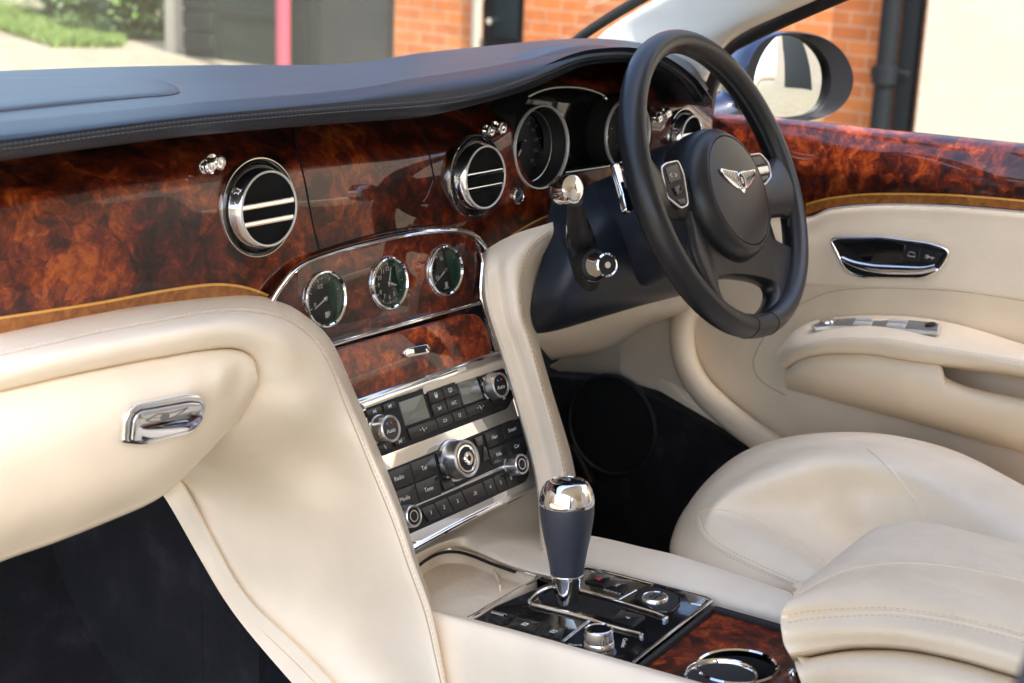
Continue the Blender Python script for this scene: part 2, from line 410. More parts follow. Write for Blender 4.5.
# ---------------------------------------------------------------- walnut fascia
FT = [(-60, 172), (57, 150), (170, 134), (290, 125), (342, 119), (419, 112), (480, 98), (525, 82), (575, 62), (640, 56), (690, 84), (712, 106)]
FB = [(-60, 364), (57, 339), (150, 322), (230, 312), (300, 318), (400, 320), (470, 310), (500, 250), (552, 224), (640, 215), (690, 210), (712, 190)]
def frow(t, w, dx=0): return [FAS.P(a[0]+(b[0]-a[0])*t, a[1]+(b[1]-a[1])*t, w) for a, b in zip(FT, FB)]
fas = loft([frow(0, -.065), frow(.10, -.032), frow(.22, -.004), frow(.40, .0038), frow(.62, .004), frow(1, -.001)], 8, 6)
tf = bvh(fas)
fas = solid(fas, .01)
dialL, dialR = FAS.px(538.8, 147), FAS.px(625, 134)
clus = rnd([FAS.px(*p) for p in [(529, 95), (547, 88.5), (570, 86), (588, 88), (606, 94), (632, 91), (648, 108), (650, 140), (640, 163), (615, 166), (566, 174), (548, 187), (535, 187), (519, 168), (511.5, 140), (514, 115)]], .006)
fas = cut(fas, plate(FAS, clus, -.05, .05, .0001, 1))
# seams of the centre panels, inlay line and cross-banded edge
sm = [seam(tf, [(292, 127), (304, 178), (313, 225), (320, 252)], .0012, 40), seam(tf, [(416, 118), (428, 150), (436, 190), (441, 226)], .0012, 40),
      seam(tf, [(320, 250), (360, 238), (400, 229), (441, 224)], .0010, 40)]
obj('walnut_fascia', [(fas, 'burr')]+[(s, 'void') for s in sm], car)
def strip(tree, a, b, off, n=60):
    A = cr([(p[0], p[1], 0) for p in a], n); B = cr([(p[0], p[1], 0) for p in b], n); bm = bmesh.new(); V = []
    for p, q in zip(A, B):
        h1 = hit(tree, p.x, p.y, off); h2 = hit(tree, q.x, q.y, off)
        if h1 and h2: V.append((bm.verts.new(h1[0]), bm.verts.new(h2[0])))
    for (a0, b0), (a1, b1) in zip(V, V[1:]): bm.faces.new([a0, a1, b1, b0])
    bm.normal_update()
    for f in bm.faces:
        if f.normal.dot(CAM-f.calc_center_median()) < 0: f.normal_flip()
    return solid(bm, off*.8)
il = [(-50, 323.5), (0, 316.5), (50, 309), (100, 301.2), (160, 290), (207, 283.5), (233, 284), (255, 289), (276, 298)]
obj('crossband_edge', [(strip(tf, il, [(a+2, b+20) for a, b in il], .0006), 'band'), (strip(tf, il, [(a, b+2.6) for a, b in il], .0010), 'inlay')], car)
il = [(488, 254), (500, 243), (520, 229), (540, 218), (556, 213), (580, 212)]
obj('crossband_edge', [(strip(tf, il, [(a+4, b+16) for a, b in il], .0006), 'band'), (strip(tf, il, [(a, b+1.6) for a, b in il], .0010), 'inlay')], car)
# ---------------------------------------------------------------- round air vents
def vent(px, py, r, label):
    f = FAS.at(*FAS.px(px, py)); f.o += f.n*.004
    v = obj('air_vent', [(lathe(f, [(r*1.0, -.002), (r*1.0, .002), (r*.99, .0036), (r*.972, .0036), (r*.965, .002)], 72), 'chrome'),
                         (lathe(f, [(r*.968, .0022), (r*.93, .0040), (r*.89, .0012), (r*.87, -.002)], 72), 'black')], car, label)
    obj('vent_barrel', [(lathe(f, [(r*.875, .000), (r*.865, .003), (r*.80, .011), (r*.765, .0175), (r*.745, .0185), (r*.725, .0175), (r*.715, .012), (r*.71, .0)], 72), 'chrome'), (disc(f, r*.72, .0008), 'void'), (sweep([f.p(r*.735*math.cos(k*math.pi/36), r*.735*math.sin(k*math.pi/36), .0182) for k in range(72)], .0013, closed=True, seg=8), 'silver')], v)
    for d in (-.24, .10 if r > .046 else .12):
        hw = math.sqrt(max(0, .70**2-d*d))*r
        obj('vent_slat', [(plate(Fr(f.p(0, d*r, .0125), f.v, f.u), rect(2*hw, .010), -.0030, .0030, .0022, 3), 'chrome')], v)
vent(255, 207, .0535, 'round chrome air vent on the passenger side'); vent(472, 176, .0515, 'round chrome air vent beside the instrument dials'); vent(680, 137, .042, 'round chrome air vent behind the steering wheel')
def stop(px, py, r=.009, w=.016):
    f = FAS.at(*FAS.px(px, py, .008)); f.o += f.n*.004
    k = obj('organ_stop', [(lathe(f, [(r*.95, -.002), (r*.95, .001), (r*.55, .002), (r*.4, .004), (r*.38, w*.6)], 32), 'chrome'),
                           (lathe(f.at(0, 0, w*.6), [(r*.38, 0), (r*.85, .001), (r*.95, .003), (r*.9, .005), (r*.7, .006), (r*.6, .0055), (r*.3, .0055), (.0001, .006)], 32), 'chrome')], car)
for p in ((207, 167), (488, 131), (657, 118)): stop(*p, .0075, .008)
for p in ((214, 162), (497, 128), (663, 113)): stop(*p, .0085, .015)
f = FAS.at(*FAS.px(515, 196)); f.o += f.n*.004
obj('lock_button', [(lathe(f, [(.0105, -.002), (.0105, .002), (.009, .0035), (.008, .002), (.0075, .0035), (.004, .004), (.0001, .0042)], 40), 'chrome')], car)
# ---------------------------------------------------------------- instrument cluster
cl = obj('instrument_cluster', [(plate(FAS, [(p.x, p.y) for p in inset2([Vector(q) for q in clus], -.004)], -.045, -.042, .0005), 'void'),
     (sweep([FAS.p(p.x, p.y, -.02) for p in clus], .0015, .024, FAS.n, True, 8), 'matte')], car)
obj('display_screen', [(plate(FAS, rnd([FAS.px(*p) for p in [(540, 100), (590, 92), (604, 104), (610, 164), (566, 172), (560, 120)]], .004), -.030, -.028, .0005), 'black')], cl)
obj('display_bezel', [(sweep(cr([FAS.P(*p, .005) for p in [(529, 96.5), (538, 92), (547, 89), (558, 87.3), (570, 87), (580, 87.8), (590, 90), (600, 93.5), (604, 96)]], 40), .0012, seg=8), 'silver')], cl)
obj('display_bezel', [(sweep(cr([FAS.P(*p, .005) for p in [(566, 172.5), (590, 169), (616, 165)]], 12), .0011, seg=8), 'silver')], cl)
obj('sensor_button', [(lathe(FAS.at(*FAS.px(603, 98)), [(.003, .002), (.003, .006), (.0001, .007)], 16), 'chrome')], cl)
def bigdial(uv, r, label, su=1.07):
    f = FAS.at(*uv)
    d = obj('speed_dial', [(lathe(f, [(r*1.02, .003), (r*1.02, .0055), (r*1.005, .0074), (r*.985, .0070), (r*.97, .005), (r*.97, .003)], 90, su), 'silver'),
                           (lathe(f, [(r*1.012, -.03), (r*1.012, .004)], 90, su), 'void'), (lathe(f, [(r*.972, .004), (r*.945, -.012), (r*.82, -.030)], 90, su), 'matte')], cl, label)
    fc = [(disc(f, r*.83, -.0285, 64), 'dialface')]
    for k in range(41):
        a = R(225-k*270/40); L = .10 if k % 4 == 0 else .05
        fc.append((sweep([f.p(r*.78*math.cos(a), r*.78*math.sin(a), -.0281), f.p(r*(.78-L)*math.cos(a), r*(.78-L)*math.sin(a), -.0281)], r*.006 if k % 4 else r*.010, seg=4), 'dimwhite'))
        if k % 4 == 0: fc.append((text(str(k*5), f, r*.58*math.cos(a), r*.58*math.sin(a), r*.12, 0, -.0283), 'dimwhite'))
    obj('dial_face', fc, d)
    obj('needle', [(sweep([f.p(r*.1, r*.12, -.026), f.p(-r*.5, -r*.6, -.026)], [r*.03, r*.008], seg=6), 'white'), (disc(f, r*.13, -.024, 24), 'matte')], d)
    obj('trim_ring', [(sweep([f.p(r*.86*math.cos(a), r*.86*math.sin(a), -.014) for a in [k*math.pi/40 for k in range(80)]], .0007, closed=True, seg=6), 'chrome_satin')], d)
bigdial(dialL, .0535, 'large instrument dial nearest the centre of the car'); bigdial(dialR, .050, 'large instrument dial half hidden by the steering wheel rim')
# ---------------------------------------------------------------- gauge panel, three small gauges
gp = rnd([GAU.px(*p) for p in [(262, 318), (272, 300), (283, 283), (299, 266), (326, 254), (371, 242), (416, 233), (450, 230), (470, 233), (483, 248), (480, 270), (476, 288), (474, 304), (427, 317), (382, 330), (324, 347), (290, 356)]], .012)
gbm = plate(GAU, gp, -.018, .0, .0008)
gpan = obj('gauge_panel', [(gbm, 'burr')], car)
path = [GAU.P(*p, .002) for p in [(262, 320), (271, 303), (282, 285), (299, 266.5), (326, 254.5), (371, 242), (416, 233), (450, 230.3), (464, 231.5), (475, 236), (484, 245), (487, 254)]]
obj('panel_bezel', [(sweep(cr(path, 70), .0034, .004, GAU.n, seg=10), 'chrome'), (sweep([p+GAU.n*.003+GAU.v*-.0 for p in cr(path, 70)], .0012, .002, GAU.n, seg=8), 'chrome'),
     (sweep(cr([GAU.P(*p, .002) for p in [(318, 349), (350, 339), (382, 330), (427, 317), (462, 307.5), (478, 303.5)]], 40), .0034, .005, GAU.n, seg=10), 'chrome'),
     (sweep(cr([GAU.P(*p, .003) for p in [(482, 252), (484, 262), (483, 280), (483, 296), (487, 315), (493, 335), (498, 352)]], 50), [.0048, .0055, .006, .006, .005, .0045, .004], .004, GAU.n, seg=12), 'chrome'),
     (sweep(cr([GAU.P(*p, .003) for p in [(489, 254), (490, 264), (487, 284), (490, 302), (497, 328), (504, 350)]], 50), .0016, .003, GAU.n, seg=8), 'chrome')], gpan)
def gauge(px, py, r, kind, label):
    f = GAU.at(*GAU.px(px, py))
    g = obj('clock' if kind == 1 else 'gauge', [(lathe(f, [(r*1.06, -.002), (r*1.06, .002), (r*1.0, .0055), (r*.95, .006), (r*.90, .0045), (r*.885, .0)], 72), 'chrome'),
             (lathe(f, [(r*.89, .003), (r*.86, .0008)], 60), 'dialgreen')], car, label)
    fc = [(disc(f, r*.88, .0006, 60), 'dialface')]
    nt_ = 60 if kind == 1 else 21
    for k in range(nt_):
        a = R(90-k*6) if kind == 1 else R((200 if kind == 0 else 215)-k*9)
        big = k % 5 == 0; fc.append((sweep([f.p(r*.80*math.cos(a), r*.80*math.sin(a), .0009), f.p(r*(.68 if big else .74)*math.cos(a), r*(.68 if big else .74)*math.sin(a), .0009)], r*(.018 if big else .009), seg=4), 'red' if kind == 2 and 11 <= k <= 15 else 'white'))
    if kind == 1:
        for k in range(12):
            a = R(60-k*30); fc.append((text(str(k+1), f, r*.55*math.cos(a), r*.55*math.sin(a), r*.24, 0, .0008), 'white'))
    else:
        lab = [('0', 195), ('1/2', 110), ('1', 20)] if kind == 0 else [('50', 205), ('90', 105), ('130', 20)]
        for s, a in lab: fc.append((text(s, f, r*.5*math.cos(R(a)), r*.5*math.sin(R(a)), r*.22, 0, .0008), 'white'))
        # fuel pump / thermometer mark
        fc.append((plate(f, rect(r*.16, r*.22, r*.05, -r*.58), .0006, .0010, .0001, 1), 'white'))
        fc.append((plate(f, rect(r*.06, r*.16, r*.18, -r*.55), .0006, .0010, .0001, 1), 'white') if kind == 0 else (plate(f, rect(r*.3, r*.04, r*.05, -r*.72), .0006, .0010, .0001, 1), 'white'))
    obj('dial_face', fc, g)
    # green light caught by the dial glass edge, painted as a flat crescent
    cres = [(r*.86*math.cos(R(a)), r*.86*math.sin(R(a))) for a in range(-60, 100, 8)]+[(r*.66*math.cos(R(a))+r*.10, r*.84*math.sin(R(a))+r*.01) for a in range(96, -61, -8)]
    obj('dial_glint', [(plate(f, cres, .0007, .0011, .0001, 1), 'dialgreen')], g)
    ang = {0: 205, 1: 75, 2: 212}[kind]
    nd = [(sweep([f.p(-r*.12*math.cos(R(ang)), -r*.12*math.sin(R(ang)), .0022), f.p(r*.62*math.cos(R(ang)), r*.62*math.sin(R(ang)), .0022)], [r*.05, r*.02], .0004, f.n, seg=6), 'white'), (lathe(f, [(r*.10, .001), (r*.09, .003), (.0001, .0032)], 24), 'chrome')]
    if kind == 1: nd.append((sweep([f.p(0, 0, .0026), f.p(r*.42*math.cos(R(-20)), r*.42*math.sin(R(-20)), .0026)], [r*.06, r*.03], .0004, f.n, seg=6), 'white'))
    obj('needle', nd, g)
    obj('gauge_glass', [(lathe(f, [(r*.9, .0034), (r*.6, .0042), (r*.3, .0046), (.0001, .0047)], 48), 'dialglass')], g)
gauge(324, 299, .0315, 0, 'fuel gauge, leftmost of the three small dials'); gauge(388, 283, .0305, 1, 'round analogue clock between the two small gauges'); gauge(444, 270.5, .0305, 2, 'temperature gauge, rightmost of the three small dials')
# ---------------------------------------------------------------- stowage drawer
dr = rnd([HU.px(*p) for p in [(312, 356), (330, 350), (400, 331), (462, 314), (476, 314.5), (486, 328), (491, 350), (486, 358), (430, 376), (352, 401), (330, 395)]], .008)
dbm = plate(HU, dr, -.02, .004, .003, 4)
drw = obj('stowage_drawer', [(dbm, 'burr2')], car)
hf = HU.at(*HU.px(415, 351)); hf.o += hf.n*.004
hp = rnd([(hf.px(*p, 0)) for p in [(401, 353), (404, 348.5), (426, 344), (429, 349), (427, 354), (405, 358)]], .004)
obj('drawer_handle', [(plate(hf, hp, -.001, .004, .0015, 3), 'chrome'), (plate(hf, rnd([hf.px(*p, .004) for p in [(414, 349), (425, 346.8), (426, 352), (415, 354)]], .001), .0035, .0046, .0003), 'matte')], drw)
# ---------------------------------------------------------------- chrome control plate
cp = rnd([HU.px(*p) for p in [(340, 406), (502, 352), (515, 399), (528, 445), (537, 480), (533, 489), (470, 518), (415, 550), (400, 553), (385, 500)]], .008)
plt = obj('control_plate', [(plate(HU, cp, -.015, .001, .001), 'chrome'),
      (sweep(cr([HU.P(*p, .002) for p in [(345, 405), (420, 379), (500, 353), (508, 372), (517, 403), (528, 441), (538, 476), (536, 486), (528, 491), (470, 519), (425, 543), (402, 556)]], 90), .0022, .004, HU.n, seg=8), 'chrome'),
      (plate(HU, rnd([HU.px(*p) for p in [(357, 404), (430, 378), (470, 362), (484, 359), (487, 364), (440, 381), (362, 410)]], .003), .001, .005, .002, 3), 'chrome')], car)
clm = obj('climate_panel', [(plate(HU, rnd([HU.px(*p) for p in [(364, 409), (423, 388), (482, 368), (497, 364), (504, 371), (511, 399), (506, 409), (440, 434), (379, 457)]], .006), .0, .003, .0008), 'matte')], car)
aud = obj('audio_panel', [(plate(HU, rnd([HU.px(*p) for p in [(385, 471), (440, 449), (510, 420), (518, 421), (526, 450), (524, 456), (450, 488), (396, 512)]], .005), .0, .003, .0008), 'matte'),
      (plate(HU, rnd([HU.px(*p) for p in [(396, 515), (450, 492), (524, 460), (528, 474), (524, 482), (470, 507), (404, 536)]], .005), .0, .003, .0008), 'matte'),
      (sweep([HU.P(*p, .003) for p in [(388, 516), (450, 490), (526, 458)]], .0012, .002, HU.n, seg=8), 'chrome')], car)
def bil(q, s, t):
    a = (q[0][0]+(q[1][0]-q[0][0])*s, q[0][1]+(q[1][1]-q[0][1])*s); b = (q[3][0]+(q[2][0]-q[3][0])*s, q[3][1]+(q[2][1]-q[3][1])*s)
    return (a[0]+(b[0]-a[0])*t, a[1]+(b[1]-a[1])*t)
def cell(q, s0, s1, t0, t1): return [bil(q, s0, t0), bil(q, s1, t0), bil(q, s1, t1), bil(q, s0, t1)]
def button(parent, quad, glyph=None, fr=HU, w=.003, h=.0022, size=.006, mat='button', gcol='white', rad=.0012, shrink=.0004, rot=0):
    uv = [fr.px(*p) for p in quad]; P = inset2([Vector(p) for p in uv], shrink)
    c = sum((Vector(p) for p in uv), Vector((0, 0)))/4; pcs = [(plate(fr, rnd(P, rad, 3), w-.002, w+h, .0007), mat)]
    if glyph:
        for g in (glyph if isinstance(glyph, list) else [glyph]):
            if isinstance(g, str): pcs.append((text(g, fr, c.x, c.y, size, rot, w+h), gcol))
            else:
                col = g[2] if len(g) > 2 else gcol
                if g[0] == 'poly': pcs.append((plate(fr, [(c.x+a, c.y+b) for a, b in g[1]], w+h-.0002, w+h+.0002, .0001, 1), col))
                else: pcs.append((sweep([fr.p(c.x+a, c.y+b, w+h+.0001) for a, b in g[1]], .00045, seg=4, closed=(g[0] == 'loop')), col))
    return obj('button', pcs, parent)
u_ = .001
scr = [('loop', [(-3*u_, 0), (3*u_, 0), (2*u_, 3*u_), (-2*u_, 3*u_)]), ('line', [(0, -3*u_), (0, 2*u_)]), ('line', [(-1.5*u_, -3*u_), (-1.5*u_, 1*u_)]), ('line', [(1.5*u_, -3*u_), (1.5*u_, 1*u_)])]
rr_ = [('loop', [(-3*u_, -1.5*u_), (3*u_, -1.5*u_), (3*u_, 2.5*u_), (-3*u_, 2.5*u_)]), ('line', [(0, -3*u_), (0, 1.5*u_)])]
fan = [('line', [(-2.5*u_, -2*u_), (2.5*u_, 2*u_)]), ('line', [(-2.5*u_, 2*u_), (2.5*u_, -2*u_)]), ('line', [(-3*u_, 0), (3*u_, 0)])]
carg = [('loop', [(-3*u_, -1*u_), (3*u_, -1*u_), (3*u_, .5*u_), (1*u_, 2*u_), (-1.5*u_, 2*u_), (-3*u_, .5*u_)])]
seatg = [('line', [(-1*u_, 2.5*u_), (-.4*u_, -1*u_), (2*u_, -1*u_)]), ('line', [(0, -2.5*u_), (1.5*u_, -2.5*u_)])]
mini = [(424, 392), (452, 382), (460, 407), (431, 418)]
button(clm, cell(mini, 0, .5, 0, .5), scr); button(clm, cell(mini, .5, 1, 0, .5), rr_); button(clm, cell(mini, 0, .5, .5, 1), fan); button(clm, cell(mini, .5, 1, .5, 1), 'A/C', size=.0058)
row = [(404, 429), (509, 390), (511, 400), (408, 441)]
for s0, s1, g in ((0, .27, [('line', [(-6*u_, 0), (-4*u_, 0)])]+seatg+[('line', [(4*u_, 0), (6*u_, 0)]), ('line', [(5*u_, -1*u_), (5*u_, 1*u_)])]), (.27, .42, carg), (.42, .55, [('loop', [(-1.5*u_, -2*u_), (1.5*u_, -2*u_), (1.5*u_, 2*u_), (-1.5*u_, 2*u_)])]), (.55, .82, [('line', [(-6*u_, 0), (-4*u_, 0)])]+seatg+[('line', [(4*u_, 0), (6*u_, 0)])]), (.82, 1, fan)):
    button(clm, cell(row, s0, s1, 0, 1), g)
button(clm, [(362, 411), (378, 405.5), (380, 413), (365, 418)], fan); button(clm, [(379, 405), (392, 400.5), (394, 408), (381, 413)], fan); button(clm, [(373, 444), (387, 439), (390, 449), (377, 455)], seatg)
button(clm, [(390, 440), (401, 436), (404, 443.5), (393, 448)], fan); button(clm, [(475, 377), (485, 373.5), (487, 381), (478, 384)], fan); button(clm, [(478, 386), (487, 383), (490, 391), (481, 395)], None)
for q in ([(396, 403), (420, 394.3), (427.5, 418), (403, 426.5)], [(455, 384), (473.5, 377.7), (480.5, 398.5), (461.5, 405.5)]):
    obj('display', [(plate(HU, rnd([HU.px(*p) for p in q], .001), .002, .0048, .0005), 'lcd')], clm)
def knob(parent, px, py, r, h, cap='button', glyph=None, fr=HU, base=.003, name='knob'):
    f = fr.at(*fr.px(px, py, base+h)); f.o += f.n*base
    bm = lathe(f, [(r*1.08, -.001), (r*1.08, .0015), (r*1.0, .002), (r*1.0, h*.3), (r*.97, h*.8), (r*.94, h), (r*.86, h*1.06), (r*.78, h*1.02), (r*.75, h*.93)], 72)
    # knurling
    bm.verts.ensure_lookup_table()
    for ri in (3, 4):
        for k in range(0, 72, 2):
            v = bm.verts[ri*72+k]; d = (v.co-f.o); d -= f.n*d.dot(f.n); v.co -= d*.035
    pcs = [(bm, 'chrome_satin'), (disc(f, r*.76, h*.96, 48), cap)]
    if glyph:
        if isinstance(glyph, str): pcs.append((text(glyph, f, 0, -r*.15, r*.42, 0, h*.96), 'white')); pcs += [(disc(f.at(-r*.2, r*.4, 0), r*.09, h*.97, 12), 'blue'), (disc(f.at(r*.2, r*.4, 0), r*.09, h*.97, 12), 'red')]
        else: pcs += glyph(f, r, h)
    return obj(name, pcs, parent)
knob(clm, 391, 428.5, .0165, .017, 'button', 'Auto'); knob(clm, 501, 385, .0165, .017, 'button', 'Auto')
# audio buttons
a1 = [(380, 474), (431, 454), (439, 495), (392, 514)]
for s0, s1, t0, t1, g in ((0, .52, 0, .47, 'Radio'), (.52, 1, 0, .47, 'Tel'), (0, .52, .5, 1, 'Media'), (.52, 1, .5, 1, 'Tone')): button(aud, cell(a1, s0, s1, t0, t1), g, size=.0072)
a2 = [(481, 433), (516, 418.5), (525, 450), (489, 466)]
for s0, s1, t0, t1, g in ((0, .48, 0, .48, 'Nav'), (.48, 1, 0, .48, 'Smart'), (0, .48, .52, 1, 'Info'), (.48, 1, .52, 1, 'Car')): button(aud, cell(a2, s0, s1, t0, t1), g, size=.0066)
for q in ([(433, 453), (444, 448.5), (446, 461), (436, 465)], [(436, 466.5), (447, 462), (450, 475), (440, 479)], [(438, 481), (448, 477), (452, 486), (441, 491)], [(471, 438), (479, 434.5), (481, 445), (474, 448)], [(480, 447), (483, 446), (487, 460), (480, 463)]):
    button(aud, q, None, mat='black'); 
def joy(f, r, h):
    return [(lathe(f, [(r*.70, h*.96), (r*.70, h*1.0), (r*.60, h*1.01), (r*.58, h*.97)], 48), 'chrome'), (lathe(f, [(r*.34, h*.95), (r*.34, h*1.12), (r*.28, h*1.18), (.0001, h*1.16)], 40), 'chrome'), (disc(f, r*.2, h*1.17, 24), 'matte')]
knob(aud, 467, 458.5, .0235, .022, 'matte', joy, name='selector_knob')
b1 = [(402, 511), (450, 491), (453, 505), (408, 527)]
def ring(f, r, h): return [(lathe(f, [(r*.5, h*.95), (r*.5, h*1.02), (r*.42, h*1.02), (r*.40, h*.95)], 32), 'chrome')]
knob(aud, 414, 516, .0135, .018, 'matte', ring); knob(aud, 522, 464, .0135, .018, 'matte', ring)
lower = [(392, 520), (524, 462), (528, 479), (402, 533)]
for s0, s1, g in ((.19, .29, '1'), (.29, .39, '2'), (.39, .50, '3'), (.50, .66, [('line', [(-3*u_, -1*u_), (3*u_, -1*u_), (3*u_, 1.5*u_), (-1*u_, 1.5*u_)]), ('line', [(.5*u_, 3*u_), (-1*u_, 1.5*u_), (.5*u_, 0)])]), (.66, .74, '4'), (.74, .82, '5'), (.82, .90, '6')): button(aud, cell(lower, s0, s1, 0, 1), g, size=.0065)
# ---------------------------------------------------------------- cream lower dashboard, passenger side
def mixp(p): return Y(p[0], p[1], p[2]) if len(p) == 3 else X(p[0], p[1], p[3])
XX = None
o_ = [(-60, 350, .175), (57, 325, .172), (150, 308, .172), (233, 299, .170), (270, 303, .160), (300, 318, .145), (326, 343, .125), (350, 395, .10), (375, 455, 0, -.186), (397, 512, 0, -.186), (412, 562, 0, -.186), (429, 612, 0, -.186), (445, 683, 0, -.186), (458, 740, 0, -.186)]
s_ = [(-60, 374, .10), (57, 346, .10), (150, 328, .10), (233, 315, .10), (275, 318, .105), (301, 332, .105), (321, 355, .098), (342, 397, .085), (368, 456, .058), (391, 513, .030), (407, 563, .006), (424, 613, -.018), (440, 684, -.045), (452, 741, -.06)]
m_ = [(-60, 392, .082), (57, 362, .082), (150, 343, .082), (222, 331, .082), (262, 335, .080), (285, 350, .078), (296, 378, .080), (305, 415, .085), (310, 462, 0, -.226), (318, 515, 0, -.217), (325, 563, 0, -.214), (338, 610, 0, -.213), (370, 660, 0, -.213), (400, 720, 0, -.213)]
n_ = [(-60, 406, .092), (57, 377, .092), (150, 358, .092), (222, 347, .092), (246, 351, .092), (256, 362, .094), (257, 381, .10), (246, 412, .12), (218, 446, .17), (176, 480, 0, -.245), (203, 535, 0, -.245), (240, 597, 0, -.245), (300, 655, 0, -.245), (355, 712, 0, -.245)]
i_ = [(-60, 409, .13), (57, 380, .13), (150, 361, .13), (220, 350, .13), (243, 354, .13), (253, 364, .13), (254, 381, .14), (243, 411, .16), (215, 444, .22), (172, 480, 0, -.250), (199, 535, 0, -.250), (236, 597, 0, -.250), (296, 656, 0, -.250), (351, 713, 0, -.250)]
pre = [(-60, 345, .215), (57, 320, .212), (150, 303, .212), (233, 294, .21), (274, 299, .19), (306, 316, .17), (332, 342, .15), (356, 395, .13), (381, 455, 0, -.150), (403, 512, 0, -.150), (418, 562, 0, -.150), (435, 612, 0, -.150), (449, 683, 0, -.150), (462, 740, 0, -.150)]
low = loft([[mixp(p) for p in l] for l in (pre, o_, s_, m_, n_, i_)], 8, 7)
tl = bvh(low)
sl = [(-55, 369), (0, 356), (57, 343), (100, 333), (150, 324), (200, 315), (240, 312), (273, 316), (298, 327), (318, 347), (332, 372), (344, 403), (358, 436), (371, 468), (393, 522), (409, 568), (425, 613), (436, 660), (441, 683)]
def par(pix, d):
    out = []
    for i, p in enumerate(pix):
        a = pix[max(0, i-1)]; b = pix[min(len(pix)-1, i+1)]; t = Vector((b[0]-a[0], b[1]-a[1])).normalized(); out.append((p[0]-t.y*d, p[1]+t.x*d))
    return out
obj('lower_dashboard', [(solid(low, .006), 'cream'), (seam(tl, sl, .0010, 200, -.0003), 'groove'), (stitches(tl, par(sl, -2.6), .004, .0022, .0005), 'thread')], car)
# glovebox lid
cols = [(-60, 400, 588), (0, 390, 562), (57, 377, 542), (110, 366, 521), (145, 359, 506), (165, 356, 494), (185, 352, 476), (205, 349, 456), (222, 347.5, 438), (238, 348.5, 421), (249, 353, 407), (255, 360, 397), (257.5, 371, 388)]
def lidrow(t, y, yy): return [Y(c[0]+yy[1]*0, c[1]+(c[2]-c[1])*t, y if i < 9 else y+(i-8)*.004) for i, c in enumerate(cols)]
L0 = [Y(c[0], c[1]+1.0, .125) for c in cols]; L1 = [Y(c[0], c[1]+1.8, .094) for c in cols]
L2 = [Y(c[0], c[1]+2+(c[2]-c[1])*.10, .084) for c in cols]; L3 = [Y(c[0], c[1]+(c[2]-c[1])*.40, .070+(.012 if i > 8 else .004 if i > 6 else 0)) for i, c in enumerate(cols)]
L4 = [Y(c[0], c[1]+(c[2]-c[1])*.75, .082+(.006 if i > 6 else 0)) for i, c in enumerate(cols)]; L5 = [Y(c[0], c[1]+(c[2]-c[1])*.95, .112) for c in cols]
L6 = [Y(c[0], c[2], .135) for c in cols]; L7 = [Y(c[0]+1, c[2]-4, .24) for c in cols]
lidb = loft([L0, L1, L2, L3, L4, L5, L6, L7], 8, 6); tg = bvh(lidb)
glv = obj('glovebox_lid', [(solid(lidb, .006), 'cream')], car)
h0, hn = hit(tg, 160, 419); hf = Fr(h0, hn)
hq = rnd([hf.px(*p) for p in [(118, 442), (121, 416), (131, 404), (185, 393), (198, 394), (204, 402), (199, 422), (188, 432), (140, 444)]], .006)
hi_ = rnd([hf.px(*p) for p in [(124, 441), (127, 416), (134, 408), (185, 399), (196, 400), (199, 407), (194, 420), (185, 429), (140, 440)]], .006)
hd = obj('glovebox_handle', [(plate(hf, hq, -.006, .006, .003, 4), 'chrome')], glv)
obj('release_button', [(plate(hf, hi_, .005, .0072, .0008), 'matte'), (plate(hf, inset2(hi_, .0012), .006, .0088, .0012, 3), 'chrome'), (sweep([hf.p(*hf.px(*p, .009), .0090) for p in [(146, 421), (158, 414), (170, 413), (188, 408), (176, 416), (164, 421), (152, 422)]], .0007, closed=True, seg=5), 'greytrim'), (disc(hf.at(*hf.px(165, 417, .009)), .0045, .0093, 20, 1.2, .8), 'greytrim')], hd)
# band beside the console flank and passenger-side carpet
bandp = loft([[Y(153, 490, .30), X(165, 498, -.262), X(198, 555, -.262), X(235, 615, -.262), X(292, 683, -.262), X(340, 735, -.262)],
              [Y(155, 488, .30), X(172, 490, -.255), X(203, 548, -.255), X(238, 604, -.255), X(300, 670, -.255), X(350, 725, -.255)],
              [Y(170, 470, .30), X(180, 480, -.249), X(209, 535, -.249), X(246, 597, -.249), X(306, 655, -.249), X(360, 713, -.249)]], 8, 4)
obj('console_side_trim', [(solid(bandp, .004), 'cream')], car)
# ---------------------------------------------------------------- carpet and footwells
fw = loft([[Vector((-1.0, .55, .85)), Vector((-.6, .60, .85)), Vector((-.2, .60, .85))], [Vector((-1.0, .62, .50)), Vector((-.6, .64, .50)), Vector((-.2, .64, .50))],
           [Vector((-1.0, .40, .27)), Vector((-.6, .42, .27)), Vector((-.2, .42, .30))], [Vector((-1.0, .0, .235)), Vector((-.6, .0, .235)), Vector((-.2, .0, .235))], [Vector((-1.0, -.9, .24)), Vector((-.6, -.9, .24)), Vector((-.2, -.9, .24))]], 8, 8)
sd = loft([[Vector((-.235, .65, .85)), Vector((-.235, .1, .85)), Vector((-.235, -.9, .62))], [Vector((-.235, .65, .2)), Vector((-.235, .1, .2)), Vector((-.235, -.9, .2))]], 6, 6)
obj('passenger_carpet', [(solid(fw, .01), 'carpet'), (box((-.205, .44, .38), (.012, .40, .36)), 'carpet'), (box((-.205, .49, .56), (.014, .30, .40)), 'carpet'), (box((-.42, .5, .96), (1.2, .5, .03)), 'carpet'), (box((-.06, -1.65, .235), (1.8, 1.6, .02)), 'carpet'), (box((-.06, -.15, .212), (1.8, 1.5, .02)), 'carpet')], car)
